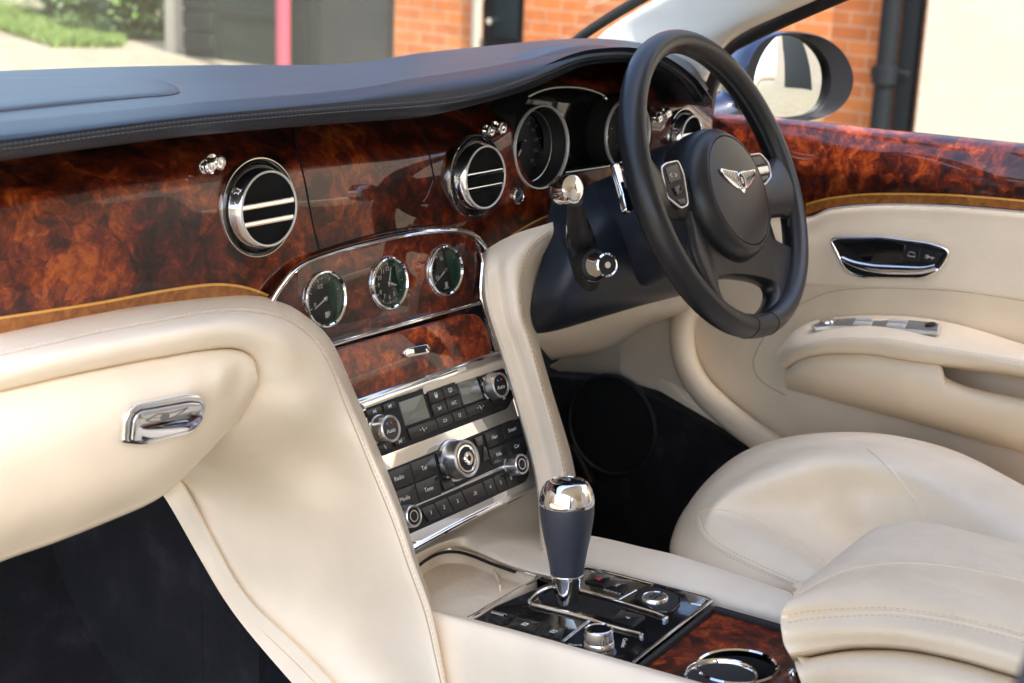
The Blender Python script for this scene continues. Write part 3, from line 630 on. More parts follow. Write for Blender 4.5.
fw2 = loft([[Vector((.05, .60, .85)), Vector((.4, .60, .85)), Vector((.84, .58, .85))], [Vector((.05, .62, .45)), Vector((.4, .62, .45)), Vector((.84, .60, .45))],
            [Vector((.05, .42, .27)), Vector((.4, .42, .27)), Vector((.84, .42, .27))], [Vector((.05, -.0, .235)), Vector((.4, .0, .235)), Vector((.84, .0, .235))], [Vector((.05, -.9, .24)), Vector((.4, -.9, .24)), Vector((.84, -.9, .24))]], 8, 8)
obj('driver_carpet', [(solid(fw2, .01), 'carpet'), (box((.092, .32, .38), (.012, .6, .30)), 'carpet'), (box((.835, .25, .56), (.02, .95, .74)), 'carpet'), (box((.092, .45, .62), (.012, .34, .30)), 'carpet')], car)
for px, py, w, h in ((588, 462, .05, .075), (640, 470, .05, .05)):
    c = Y(px, py, .42); f = Fr(c, (0, -.8, .6))
    obj('foot_pedal', [(plate(f, rnd(rect(w, h), .008), -.006, .006, .002), 'rubber'), (sweep([f.p(0, 0, -.006), f.p(0, .25, -.08)], .008), 'matte')], car)
# ---------------------------------------------------------------- cream column on the driver's side of the stack
st = [  # left, mid, crest, stitch, right edge, return
 [(486, 250, .185), (500, 241, .150), (520, 232, .142), (540, 226, .14), (556, 221, .145), (566, 219, .16)],
 [(484, 262, .175), (498, 254, .138), (514, 246, .125), (532, 240, .122), (556, 234, .135), (568, 230, .17)],
 [(483, 278, .165), (498, 271, .128), (508, 264, .112), (522, 262, .108), (533, 268, .125), (556, 262, .165)],
 [(484, 298, .155), (500, 294, .115), (509, 290, .100), (519, 288, .098), (527, 292, .12), (548, 292, .165)],
 [(491, 325, .145), (505, 322, .105), (513, 320, .090), (522, 318, .088), (527, 320, .115), (538, 322, .17)],
 [(500, 352, .130), (515, 349, .095), (523, 347, .080), (531, 345, .078), (535, 345, .10), (540, 346, .17)],
 [(513, 395, .115), (528, 392, .078), (536, 391, .064), (543, 389, .062), (547, 389, .09), (552, 390, .17)],
 [(530, 456, .088), (545, 452, .058), (553, 451, .045), (561, 450, .043), (566, 450, .07), (570, 450, .16)],
 [(537, 492, .070), (552, 487, .042), (560, 485, .030), (567, 483, .028), (572, 483, .055), (577, 484, .15)],
 [(540, 530, .060), (556, 524, .030), (564, 522, .018), (571, 520, .016), (577, 520, .04), (583, 520, .14)],
 [(542, 570, .05), (558, 565, .022), (566, 563, .010), (574, 560, .008), (580, 560, .03), (588, 560, .13)]]
def srow(k):
    out = []
    for r in st:
        c = r[3]
        if k == -1: out.append(Y(r[0][0]+5, r[0][1]-2, r[0][2]+.05))
        elif k == 0: out.append(Y(r[0][0], r[0][1], c[2]+.034))
        elif k == 1: out.append(Y(r[1][0], r[1][1], c[2]+.018))
        elif k == 2: out.append(Y(r[2][0], r[2][1], c[2]+.006))
        else: out.append(Y(*r[k]))
    return out
cc = loft([srow(i) for i in range(-1, 6)], 8, 5); tc = bvh(cc)
csl = [(549, 232), (538, 240), (529, 250), (523, 264), (520, 280), (520, 300), (523, 320), (531, 347), (543, 391), (552, 423), (560, 452), (566, 482)]
sc_f = hit(tc, 541, 279)
pcs = [(solid(cc, .005), 'cream'), (stitches(tc, csl, .004, .0022, .0006, .0005), 'groove'), (seam(tc, par(csl, -2.4), .0012, 140, -.0002), 'groove')]
if sc_f: f = Fr(*sc_f); pcs.append((lathe(f, [(.007, -.001), (.0065, .0008), (.004, .0008), (.0035, -.001)], 24), 'cream')); pcs.append((disc(f, .003, .0002, 16), 'void'))
obj('stack_side_column', pcs, car)
# ---------------------------------------------------------------- navy knee panel, column shroud
kp = [[(552, 200, .17), (600, 185, .15), (660, 190, .15), (720, 190, .17)], [(546, 225, .15), (585, 222, .10), (630, 220, .09), (700, 225, .12)],
      [(542, 262, .13), (580, 262, .08), (625, 262, .07), (690, 255, .12)], [(531, 305, .13), (575, 300, .085), (625, 292, .08), (685, 275, .12)],
      [(530, 330, .15), (574, 318, .11), (630, 303, .10), (690, 288, .14)], [(536, 338, .20), (576, 325, .16), (640, 306, .15), (695, 292, .2)], [(540, 336, .28), (576, 323, .25), (640, 304, .25), (695, 290, .3)]]
kpb = loft([[Y(*p) for p in l] for l in kp], 10, 6); tk = bvh(kpb)
obj('knee_panel', [(solid(kpb, .005), 'navy_plastic')], car)
WC = Vector((.37, 0, 1.0)); WF = Fr(WC, (math.sin(R(5.0))*math.cos(R(25.5)), -math.cos(R(5.0))*math.cos(R(25.5)), math.sin(R(25.5)))); WF = Fr(WC, WF.n, WF.u*math.cos(R(6))-WF.v*math.sin(R(6)))
col_ = obj('column_shroud', [(sweep(cr([WF.p(0, -.02, w) for w in (-.028, -.05, -.09, -.13, -.17, -.23)], 24), [.085, .088, .090, .090, .086, .08], [.062, .070, .075, .078, .075, .07], WF.v, seg=36), 'navy_plastic')], car)
# wiper stalk with chrome tip, ignition barrel in its recess
f0, fn = hit(tk, 578, 240); kf = Fr(f0, fn)
rec = rnd([kf.px(*p) for p in [(566, 222), (582, 214), (590, 228), (596, 250), (606, 272), (600, 283), (588, 284), (574, 268), (566, 245)]], .012)
obj('switch_recess', [(plate(kf, rec, -.02, .0035, .001), 'matte'), (sweep([kf.p(p.x, p.y, .004) for p in rec], .0012, closed=True, seg=6), 'black')], car)
a = kf.P(592, 265, .004); b = Y(608, 265, .025); ax = (b-a).normalized(); bf = Fr(b, ax)
obj('ignition_switch', [(lathe(bf, [(.017, -.045), (.0165, -.016), (.015, -.010), (.0148, -.002), (.013, .0), (.0115, -.0015)], 48), 'chrome'), (disc(bf, .0118, -.001), 'matte'), (disc(bf, .004, -.0003, 20), 'chrome'), (lathe(bf, [(.022, -.05), (.020, -.03), (.0165, -.028)], 40), 'matte')], car)
b = Y(575, 189, .02); ax = Vector((-.25, -.95, .25)).normalized(); sf = Fr(b, ax)
obj('control_stalk', [(lathe(sf, [(.0001, .0005), (.012, .0), (.0165, -.003), (.018, -.010), (.018, -.020), (.0165, -.026), (.0155, -.028)], 48), 'chrome'), (lathe(sf, [(.0155, -.028), (.013, -.034), (.0001, -.036)], 32), 'rubber'),
      (sweep([Y(575, 200, .045), Y(577, 225, .06), Y(584, 248, .09)], [.010, .013, .015]), 'matte')], car)
b = Y(582, 243, .085); bf = Fr(b, (-.5, -.8, .1))
obj('column_adjuster', [(lathe(bf, [(.019, -.02), (.019, .0), (.016, .003), (.014, .001), (.012, .003), (.0001, .004)], 40), 'matte')], car)
# cream under-panel, kick panel, footwell speaker
up = [[(534, 333, .16), (576, 322, .16), (640, 304, .17), (690, 292, .2)], [(540, 346, .19), (580, 338, .19), (640, 318, .2), (690, 305, .22)], [(549, 357, .24), (590, 350, .25), (640, 326, .26), (690, 312, .28)], [(552, 360, .36), (600, 352, .36), (650, 328, .38), (700, 312, .4)]]
obj('under_panel', [(solid(loft([[Y(*p) for p in l] for l in up], 8, 5), .004), 'cream')], car)
kk = [[X(540, 375, .745), X(560, 360, .745), X(600, 335, .745), X(650, 305, .745), X(700, 290, .745)], [X(538, 378, .755), X(575, 367, .755), X(610, 362, .755), X(650, 360, .755), X(700, 355, .755)], [X(536, 380, .765), X(565, 377, .765), X(600, 377, .765), X(650, 391, .765), X(720, 425, .765)], [X(536, 384, .80), X(565, 381, .80), X(602, 381, .80), X(652, 396, .80), X(720, 430, .80)]]
obj('kick_panel', [(solid(loft(kk, 8, 5), .004), 'cream_door')], car)
f = Fr(X(612, 425, .712), (-1, -.05, .05), (0, -1, 0))
obj('footwell_speaker', [(lathe(f, [(.088, -.002), (.088, .003), (.083, .005), (.080, .001)], 60), 'matte'), (disc(f, .081, .0015), 'void')], car)
# sill trim curves at the bottom of the door opening
def pxtube(name, pts, w, h, mat, nrm, n=60, parent=car): return obj(name, [(sweep(cr([X(*p) for p in pts], n), w, h, nrm, seg=14), mat)], parent)
pxtube('door_seal', [(700, 285, .74), (687, 310, .735), (682, 335, .73), (686, 362, .725), (700, 388, .72), (722, 410, .715), (750, 432, .71), (790, 458, .705), (850, 495, .70)], .022, .016, 'cream_door', (-1, 0, 0))
SD = Fr((.715, 0, .5), (-1, 0, 0), (0, -1, 0))
obj('footwell_side', [(plate(SD, [SD.px(*p) for p in [(520, 350), (545, 376), (602, 381), (652, 396), (700, 422), (745, 448), (800, 480), (860, 520), (860, 760), (520, 760)]], -.05, 0, .001), 'carpet')], car)
pxtube('sill_trim', [(640, 330, .765), (655, 365, .76), (675, 395, .755), (705, 420, .75), (740, 442, .745), (790, 470, .74), (860, 520, .73)], .030, .012, 'cream', (-1, 0, 0))
# ---------------------------------------------------------------- steering wheel
def T(u, v, w=0): return WF.p(u, v, w)
rim = []; stch = []
RW, n = .1915, 160
rim = sweep([T(RW*math.cos(2*math.pi*k/n), RW*math.sin(2*math.pi*k/n)) for k in range(n)], .0150, .0185, WF.n, True, 24)
for k in range(360):
    a0, a1 = 2*math.pi*k/360, 2*math.pi*(k+.6)/360
    if 75 < k < 105 or 200 < k < 340: continue
    r = RW-.0152; stch.append(sweep([T(r*math.cos(a0), r*math.sin(a0), .002), T(r*math.cos(a1), r*math.sin(a1), -.002)], .0005, seg=4))
seams = [sweep([T((RW+.0153*math.cos(t))*math.cos(R(d)), (RW+.0153*math.cos(t))*math.sin(R(d)), .0188*math.sin(t)) for t in [k*math.pi/10 for k in range(20)]], .0006, closed=True, seg=5) for d in (262, 278)]
sw = obj('steering_wheel', [(rim, 'navyrim'), (merge(*stch), 'navy_thread')]+[(s, 'rubber') for s in seams], car, 'thick navy leather steering wheel with a winged badge')
hub = lathe(WF.at(-.002, -.018), [(.070, -.055), (.083, -.038), (.087, -.015), (.087, .004), (.083, .017), (.0745, .0262), (.0715, .0272), (.0705, .0255), (.0695, .0272), (.054, .0305), (.03, .0325), (.0001, .033)], 96, 1.0, 1.03)
obj('hub_pad', [(hub, 'navyrim')], sw)
def spoke(pts, w, h, name='spoke'): return obj(name, [(sweep(cr([T(*p) for p in pts], 40), w, h, WF.n, seg=24), 'navyrim')], sw)
spoke([(.055, -.010, -.008), (.09, -.012, -.010), (.13, -.014, -.008), (.16, -.012, -.002), (.184, -.008, 0)], [.040, .036, .032, .034, .050], [.018, .015, .012, .012, .014])
spoke([(-.055, -.010, -.008), (-.09, -.012, -.010), (-.13, -.014, -.008), (-.16, -.012, -.002), (-.184, -.008, 0)], [.040, .036, .032, .034, .050], [.018, .015, .012, .012, .014])
def wpx(l, w=0): return [WF.px(600+a/1.951, b/1.951, w) for a, b in l]
lsp = cr([(*p, 0) for p in wpx([(170, 400), (250, 380), (325, 412), (328, 455), (350, 474), (372, 482), (384, 500), (378, 560), (352, 612), (310, 645), (280, 640), (250, 618), (222, 590), (200, 550), (180, 500), (170, 450)], -.006)], 110, True)
lb = plate(WF, lsp, -.024, .002, .010, 6)
hole = cr([(*p, 0) for p in wpx([(229, 550), (236, 543), (262, 540), (300, 544), (326, 552), (336, 564), (334, 584), (322, 602), (303, 614), (280, 618), (258, 606), (238, 582)], -.004)], 60, True)
# flared opening between the lower spokes
fl = bmesh.new(); rg_ = []; hc = sum(hole, Vector())/60
for w, k in ((-.06, 1.16), (-.024, 1.12), (-.016, 1.0), (-.010, .98), (-.004, 1.02), (.001, 1.10), (.006, 1.30)): rg_.append([fl.verts.new(WF.p(hc.x+(p.x-hc.x)*k, hc.y+(p.y-hc.y)*k, w)) for p in hole])
for A_, B_ in zip(rg_, rg_[1:]):
    for i in range(60): fl.faces.new([A_[i], A_[(i+1) % 60], B_[(i+1) % 60], B_[i]])
fl.faces.new(rg_[0][::-1]); fl.faces.new(rg_[-1])
lb = cut(lb, fl)
obj('lower_spoke', [(lb, 'navyrim')], sw, angle=50)
obj('hub_collar', [(lathe(WF.at(-.002, -.018), [(.088, -.075), (.088, -.045), (.084, -.030), (.080, -.022)], 72), 'navyrim')], sw)
for s in (-1, 1):
    WP = WF.at(0, 0, .004)
    sp = rnd(wpx([(286, 303), (312, 299), (329, 318), (334, 345), (322, 361), (306, 357), (290, 330)] if s == 1 else [(118, 327), (128, 318), (152, 313), (163, 340), (172, 400), (158, 407), (130, 385)], .012 if s == 1 else .008), .006)
    W0, W1 = (.0, .012) if s == 1 else (-.01, .008)
    pd = obj('switch_pad', [(plate(WF, sp, W0, W1, .002, 3), 'matte'), (sweep([WF.p(p.x, p.y, W1) for p in inset2(sp, .0004)], .0014, closed=True, seg=8), 'chrome_satin')], sw)
    def q4(l): return rnd(wpx(l, W1), .0015)
    if s == 1:
        obj('switch_button', [(plate(WF, q4([(294, 308), (312, 305), (322, 320), (300, 325)]), W1-.001, W1+.0012, .0006), 'button')], pd)
        obj('scroll_switch', [(plate(WF, q4([(302, 328), (324, 324), (328, 338), (308, 342)]), W1-.001, W1+.003, .0012), 'chrome_satin')], pd)
        obj('switch_button', [(plate(WF, q4([(309, 346), (328, 342), (324, 354), (314, 355)]), W1-.001, W1+.0012, .0006), 'button')], pd)
    else:
        obj('switch_button', [(plate(WF, q4([(126, 328), (150, 319), (159, 350), (135, 358)]), W1-.001, W1+.0012, .0006), 'button'), (text('<  >', WF, *wpx([(142, 343)], W1)[0], .011, 0, W1+.0012), 'white')], pd)
        obj('scroll_switch', [(plate(WF, q4([(140, 366), (153, 360), (159, 378), (148, 383)]), W1-.001, W1+.003, .0015), 'button')], pd)
        obj('switch_button', [(plate(WF, q4([(148, 390), (166, 386), (168, 398), (158, 400)]), W1-.001, W1+.0012, .0006), 'button')], pd)
# gearshift paddle, chrome edged
obj('shift_paddle', [(plate(WF, rnd([WF.px(*p, -.045) for p in [(613, 164), (617, 163), (626, 185), (634, 207), (630, 213), (625, 211), (622, 196)]], .003), -.050, -.042, .002), 'chrome')], sw)
# winged badge with oval and letter
bf = WF.at(-.004, -.008, .0325)
def wing(s):
    P = []; q_ = 1.0
    up_ = [(.004, .0125), (.012, .0135), (.024, .0140), (.036, .0155), (.0455, .0165)]; dn = [(.0450, .0115), (.041, .0065), (.034, .0005), (.025, -.0055), (.015, -.0100), (.004, -.0115)]
    return [(s*a, b) for a, b in up_+dn]
pcs = [(plate(bf, rnd(wing(s), .001, 2), -.001, .0016, .0008), 'chrome') for s in (-1, 1)]
for s in (-1, 1):
    for k in range(9):
        x0 = .008+k*.0040; yt = .0112+k*.0004; yb = -.009+max(0, k-1)*.0021
        pcs.append((sweep([bf.p(s*x0, yt, .0017), bf.p(s*(x0+.0008), (yt+yb)/2, .0019), bf.p(s*(x0-.001), yb+.0012, .0017)], .00045, seg=5), 'matte'))
pcs += [(lathe(bf, [(.0098, -.001), (.0098, .0024), (.0088, .0030), (.0080, .0024)], 40, .85, 1.15), 'chrome'), (disc(bf, .0072, .0021, 32, .85, 1.15), 'matte'), (text('B', bf, 0, 0, .0115, 0, .0021, .0006), 'chrome'),
        (plate(bf, rnd([(-.004, -.009), (.004, -.009), (.006, -.0135), (0, -.017), (-.006, -.0135)], .001, 2), -.001, .0015, .0006), 'chrome')]
obj('winged_badge', pcs, sw)
# ---------------------------------------------------------------- centre console
CP = Fr((-.06, -.15, .5945), (0, .087, 1), (0, -1, 0))
def C(px, py, w=0): return CP.P(px, py, w)
# near rail: soft cream edge running back from the dashboard corner
nr = [[X(397, 512, -.150), X(418, 575, -.150), X(436, 606, -.150), X(520, 632, -.150), X(600, 655, -.150), X(700, 684, -.150), X(760, 702, -.150)]]
nr = [[X(a, b, v) for a, b in l] for l, v in (([(410, 610), (432, 628), (520, 645), (600, 668), (700, 697), (780, 722)], -.160), ([(410, 600), (431, 609.5), (520, 633), (600, 655.5), (700, 684), (780, 707)], -.164), ([(411, 601), (431, 609), (520, 632.5), (600, 655), (700, 683.5), (780, 706)], -.176), ([(412, 606), (430, 616), (515, 641), (595, 664), (695, 693), (775, 717)], -.189), ([(413, 640), (431, 650), (510, 675), (590, 700), (690, 730), (770, 750)], -.196), ([(413, 740), (431, 750), (505, 775), (585, 800), (685, 830), (765, 850)], -.200))]
nrb = loft(nr, 8, 5); obj('console_near_rail', [(solid(nrb, .004), 'cream')], car)
# far rail beside the driver's footwell
fr_ = [[X(a, b, v) for a, b in l] for l, v in (([(545, 600), (585, 590), (640, 600), (712, 622), (785, 640), (850, 665)], .047), ([(540, 566), (585, 567), (640, 579), (712, 598), (785, 619), (850, 640)], .050), ([(545, 552), (590, 555), (640, 567), (712, 586), (790, 610), (850, 628)], .062), ([(550, 538), (595, 543), (640, 552.5), (690, 565), (790, 598), (850, 618)], .088), ([(550, 539), (595, 545), (640, 556), (690, 569), (790, 602), (850, 622)], .099), ([(550, 600), (595, 600), (640, 612), (690, 630), (790, 660), (850, 680)], .102))]
frb = loft(fr_, 8, 5); tfr = bvh(frb)
obj('console_far_rail', [(solid(frb, .004), 'cream'), (stitches(tfr, [(575, 541), (600, 547), (640, 556), (690, 569), (740, 585), (785, 600)], .004, .0024, .0005), 'thread')], car)
# wall behind the tray, below the control plate
wl0 = [[(395, 540, .11), (440, 520, .11), (490, 500, .11), (545, 480, .11)], [(400, 562, .085), (440, 548, .085), (490, 532, .07), (560, 520, .05)], [(404, 580, .075), (450, 560, .07), (500, 552, .055), (565, 548, .03)], [(410, 600, .07), (455, 570, .062), (505, 565, .045), (570, 570, .02)]]
CPa = Fr((-.06, -.15, .5945), (0, .087, 1), (0, -1, 0))
wl = [[Y(a, b, .13) for a, b in [(385, 560), (410, 550), (440, 535), (470, 520), (505, 505), (545, 485)]], [Y(a, b, .10) for a, b in [(390, 566), (412, 556), (441, 543), (470, 535), (508, 530), (556, 530)]],
      [CPa.P(a, b, .012) for a, b in [(396, 580), (412, 565), (440, 549), (466, 546), (510, 562), (562, 572)]], [CPa.P(a, b, .0) for a, b in [(396, 586), (412, 569), (440, 551), (466, 550), (508, 566), (558, 582)]]]
obj('stack_base', [(box((.035, .155, .66), (.17, .05, .26)), 'cream'), (solid(loft(wl, 8, 5), .004), 'cream')], car)
# storage tray
tq = rnd([CP.px(*p) for p in [(405, 600), (411, 568), (440, 549), (465, 549), (492, 560), (541, 576), (470, 622)]], .02)
tray = obj('storage_tray', [(plate(CP, tq, -.022, -.018, .001), 'cream2'), (sweep([CP.p(p.x, p.y, -.009) for p in tq], .0012, .0115, CP.n, True, 8), 'cream2')], car)
obj('tray_bezel', [(sweep(cr([C(*p, .001) for p in [(402, 578), (412, 567), (425, 556), (440, 549.5), (458, 548.5), (475, 553), (492, 560), (516, 569), (543, 577)]], 50), .0030, .0024, CP.n, seg=10), 'chrome'), (sweep(cr([C(*p, -.001) for p in [(404, 582), (414, 570), (427, 559.5), (441, 553), (457, 552), (474, 556.5), (491, 563.5), (515, 572)]], 50), .0020, .002, CP.n, seg=8), 'rubber')], tray)
obj('tray_divider', [(sweep(cr([C(*p, -.014) for p in [(500, 588), (498, 580), (494, 572), (500, 567)]], 20), .0016, .005, CP.n, seg=8), 'cream2')], tray)
obj('console_body', [(plate(CP, [CP.px(*p) for p in [(405, 560), (540, 545), (586, 562), (850, 640), (850, 720), (640, 690), (440, 625)]], -.06, -.034, .001), 'matte')], car)
# gear selector panel
pq = [(587, 566.5), (712, 599), (634, 663), (462, 620)]
pn = obj('gear_selector_panel', [(plate(CP, rnd([CP.px(*p) for p in pq], .003), -.008, 0, .001), 'black'),
     (sweep([C(*p, .0005) for p in [(466, 619), (520, 588), (552, 570.5), (587, 567)]], .0018, .0014, CP.n, seg=8), 'chrome'),
     (sweep([C(*p, .0005) for p in [(587, 567), (640, 580.5), (707, 598)]], .0018, .0016, CP.n, seg=8), 'chrome'),
     (sweep([C(*p, .0005) for p in [(707, 598), (711, 601), (674, 630), (634, 662)]], .0020, .0016, CP.n, seg=8), 'chrome'),
     (plate(CP, rnd([CP.px(*p) for p in [(683, 592), (708, 599), (701, 606), (690, 604)]], .001), -.001, .0016, .0006), 'chrome_satin'),
     (sweep([C(*p, .0008) for p in [(636, 590), (616, 601)]], .0016, .0008, CP.n, seg=6), 'chrome_satin'), (sweep([C(*p, .0008) for p in [(592, 618), (563, 641)]], .0022, .0008, CP.n, seg=6), 'chrome_satin')], car)
obj('shift_gate', [(sweep(cr([C(*p, .0025) for p in [(641, 636), (639, 633.5), (607, 625), (590, 619.5), (568, 613.5), (545, 608), (532, 604.5), (530, 600.5), (535, 595), (544, 590), (553, 587.5), (565, 588), (582, 591), (600, 596), (617, 601), (640, 608), (665, 616.5), (664, 620)]], 120), .0022, .0026, CP.n, seg=10), 'chrome'),
     (plate(CP, rnd([CP.px(*p) for p in [(538, 598), (552, 590), (600, 600), (628, 608), (617, 621), (590, 614), (545, 604)]], .003), -.001, .0008, .0005), 'void')], pn)
def cbtn(quad, glyph=None, **k): return button(pn, quad, glyph, fr=CP, w=.0004, h=.0016, **k)
tri = [('loop', [(-.0035, -.003), (-.0035, .004), (.0035, .0005)], 'red'), ('poly', [(-.0030, -.0025), (-.0030, .0035), (.0030, .0005)], 'red')]
cbtn([(592, 573), (611, 579), (603, 587), (584, 582)], [('poly', [(.0045, -.0045), (.0045, .0045), (-.0045, 0)], 'red')])
cbtn([(612, 580), (629, 585), (623, 594), (604, 589)], 'ESC', size=.0055, rot=R(-90))
cbtn([(621, 611), (646, 617.5), (632, 628), (610, 621)], 'P', size=.008, rot=R(-90))
cbtn([(516, 618), (541, 624), (535, 634), (508, 628)], [('loop', [(-.003, -.003), (.003, -.003), (.003, .003), (-.003, .003)]), ('line', [(-.003, -.003), (.003, .003)])])
cbtn([(549, 626), (566, 630.5), (560, 641), (540, 636)], [('loop', [(-.003, -.003), (.003, -.003), (.003, .003), (-.003, .003)]), ('line', [(0, -.003), (0, .003)])])
cbtn([(492, 611), (512, 616), (508, 624), (487, 620)], None, mat='matte')
obj('lift_switch', [(sweep([C(492, 612.5, .004), C(505, 615.5, .005)], [.002, .003], .002, CP.n), 'chrome'), (lathe(CP.at(*CP.px(500, 622)), [(.008, 0), (.007, .004), (.0001, .0055)], 24), 'matte')], pn)
sf = CP.at(*CP.px(655, 597, .006))
pl = [(634, 600), (641, 589), (652, 587), (679, 596.5), (680, 605), (671, 614), (656, 613)]
obj('starter_button', [(plate(CP, rnd([CP.px(*p) for p in pl], .006), 0, .0022, .001), 'matte'), (sweep([CP.p(p.x, p.y, .002) for p in rnd([CP.px(*p) for p in pl], .006)], .0009, closed=True, seg=6), 'black'),
     (lathe(sf, [(.0152, .001), (.0150, .006), (.0138, .0075), (.0125, .0068)], 60), 'chrome'), (disc(sf, .0127, .0068), 'chrome_satin'), (text('START', sf, .0025, 0, .0055, R(-90), .0070), 'matte'), (text('STOP', sf, -.0035, 0, .0055, R(-90), .0070), 'matte')], pn)
kf2 = CP.at(*CP.px(599, 645))
kb = lathe(kf2, [(.0165, .0), (.0160, .004), (.0155, .005), (.0155, .0165), (.0148, .0185), (.0135, .0190), (.0125, .0180)], 64); kb.verts.ensure_lookup_table()
for ri in (2, 3):
    for k in range(0, 64, 2): v = kb.verts[ri*64+k]; d = v.co-kf2.o; d -= kf2.n*d.dot(kf2.n); v.co -= d*.04
obj('drive_mode_knob', [(kb, 'chrome'), (disc(kf2, .0128, .0180), 'black')], pn)
obj('printed_lettering', [(text('Comfort', CP, *CP.px(624, 643), .0065, R(-62)+R(90)*0, .0003), 'white')], pn)
obj('printed_lettering', [(text('Sport', CP, *CP.px(575, 645), .0065, R(28), .0003), 'white')], pn)
obj('printed_lettering', [(text('P R N D S', CP, *CP.px(612, 592), .0055, 0, .0003), 'white')], pn)
# gear lever
base = C(567, 604); top = X(567, 479, -.06); gf = Fr(base, (top-base), (1, 0, 0)); H_ = (top-base).length; k_ = H_/125
def gl(l): return [(r, (604-y)*k_) for r, y in l]
gv = obj('gear_lever', [(lathe(gf, gl([(.0185, 573), (.0200, 563), (.0228, 550), (.0260, 537), (.0285, 524), (.0300, 514), (.0304, 507), (.0302, 503)]), 64), 'knobleather'), (sweep([gf.p(.0001+r*math.cos(R(-28)), r*math.sin(R(-28)), h) for r, h in gl([(.0188, 572), (.0203, 563), (.0231, 550), (.0263, 537), (.0288, 524), (.0303, 514), (.0305, 504)])], .0006, seg=6), 'thread')], car)
obj('collar', [(lathe(gf, gl([(.010, 606), (.0125, 600), (.0145, 590), (.0160, 583), (.0178, 577), (.0190, 574), (.0186, 572.5)]), 56), 'chrome')], gv)
obj('knob_cap', [(lathe(gf, gl([(.0300, 504), (.0310, 502), (.0308, 499), (.0298, 494), (.0275, 488), (.0235, 483), (.019, 480.5), (.0175, 480.3), (.0165, 481)]), 64), 'chrome'), (lathe(gf, gl([(.0166, 481), (.010, 479.6), (.0001, 479)]), 48), 'black'), (text('B', gf.at(0, 0, (604-479)*k_), 0, 0, .014, 0, .0002, .0004), 'chrome')], gv)
# cup holder
cq = [(716, 611), (800, 634), (840, 660), (830, 740), (640, 720), (636, 672)]
cq = [(714, 612), (830, 645), (800, 760), (760, 712), (640, 672)]
cfr = CP.at(0, 0, -.007)
cb = plate(cfr, rnd([(u, max(v, -.097)) for u, v in [cfr.px(*p) for p in cq]], .006), -.008, 0, .0005, 1)
cc1 = cfr.at(*cfr.px(737, 668)); r1 = .041
cb = cut(cb, lathe(cc1, [(r1, -.05), (r1, .05)], 72, cap0=True, cap1=True))
ch = obj('cup_holder', [(cb, 'burr2'), (sweep([cfr.p(p.x, p.y, .002) for p in inset2(rnd([(u, max(v, -.097)) for u, v in [cfr.px(*p) for p in cq]], .006), -.002)], .004, .005, cfr.n, True, 8), 'rubber')], car)
obj('cup_well', [(lathe(cc1, [(r1+.0022, -.002), (r1+.0022, .002), (r1, .0035), (r1-.002, .002), (r1-.002, -.004)], 80), 'chrome'), (lathe(cc1, [(r1-.0015, -.003), (r1-.003, -.030)], 72), 'rubber'), (disc(cc1, r1-.002, -.028), 'matte'),
     (lathe(cc1, [(r1*.8, -.027), (r1*.8, -.024), (r1*.72, -.024), (r1*.72, -.027)], 60), 'rubber')], ch)
cc2 = cfr.at(cfr.px(706, 688)[0], max(-.06, cfr.px(706, 688)[1])); 
obj('cup_well', [(lathe(cc2, [(r1*.9, .0), (r1*.9, .004), (r1*.86, .0055), (r1*.82, .004), (r1*.8, -.0)], 72), 'chrome'), (disc(cc2, r1*.81, .001), 'matte')], ch)
kn = cfr.at(*cfr.px(793, 674)); obj('cover_latch', [(lathe(kn, [(.006, 0), (.005, .004), (.0001, .006)], 24), 'chrome')], ch)
# ---------------------------------------------------------------- driver's seat
zz = [[.50]*12, [.565, .565, .565, .575, .60, .62, .632, .638, .64, .64, .64, .64], [.60, .60, .60, .605, .628, .645, .655, .66, .662, .662, .662, .662], [.615, .617, .62, .622, .638, .648, .655, .66, .662, .662, .66, .66],
      [.606, .604, .602, .600, .602, .606, .610, .615, .620, .624, .626, .628], [.590, .585, .580, .576, .574, .574, .576, .580, .584, .588, .592, .598], [.59]*12]
cs = [[(850, 640), (740, 605), (676, 565), (674, 530), (698, 492), (738, 458), (790, 441), (850, 437), (905, 442), (960, 458), (1024, 492), (1110, 540)],
      [(845, 620), (735, 590), (680, 560), (682, 525), (702, 487), (742, 453), (792, 436.5), (850, 432), (903, 437), (960, 453), (1024, 486), (1110, 532)],
      [(822, 594), (769, 573), (732, 556), (702, 534), (712, 498), (752, 466), (798, 449), (850, 444), (900, 449), (955, 467), (1018, 501), (1095, 545)],
      [(824, 580), (790, 555), (752, 533), (722, 515), (742, 493), (777, 477), (812, 465), (855, 463), (898, 470), (945, 490), (1000, 520), (1065, 560)],
      [(828, 572), (808, 557), (792, 543), (776, 530), (792, 514), (815, 504), (840, 498), (868, 496), (895, 502), (925, 517), (960, 540), (1005, 572)],
      [(838, 575), (832, 570), (828, 563), (826, 555), (835, 548), (845, 542), (856, 538), (868, 536), (880, 538), (892, 545), (905, 555), (920, 572)],
      [(850, 600), (850, 600), (850, 598), (852, 596), (856, 594), (860, 592), (866, 590), (872, 590), (880, 592), (888, 596), (896, 602), (905, 610)]]
sb = loft([[Z(a, b, z) for (a, b), z in zip(c, zr)] for c, zr in zip(cs, zz)], 8, 7); tse = bvh(sb)
pip = [(822, 594), (790, 581.5), (755, 566), (722, 549), (704, 533), (698, 517)]
bol = [(695, 513), (708, 509.5), (725, 510), (747, 516), (769, 527), (790, 540), (808, 553), (824, 567)]
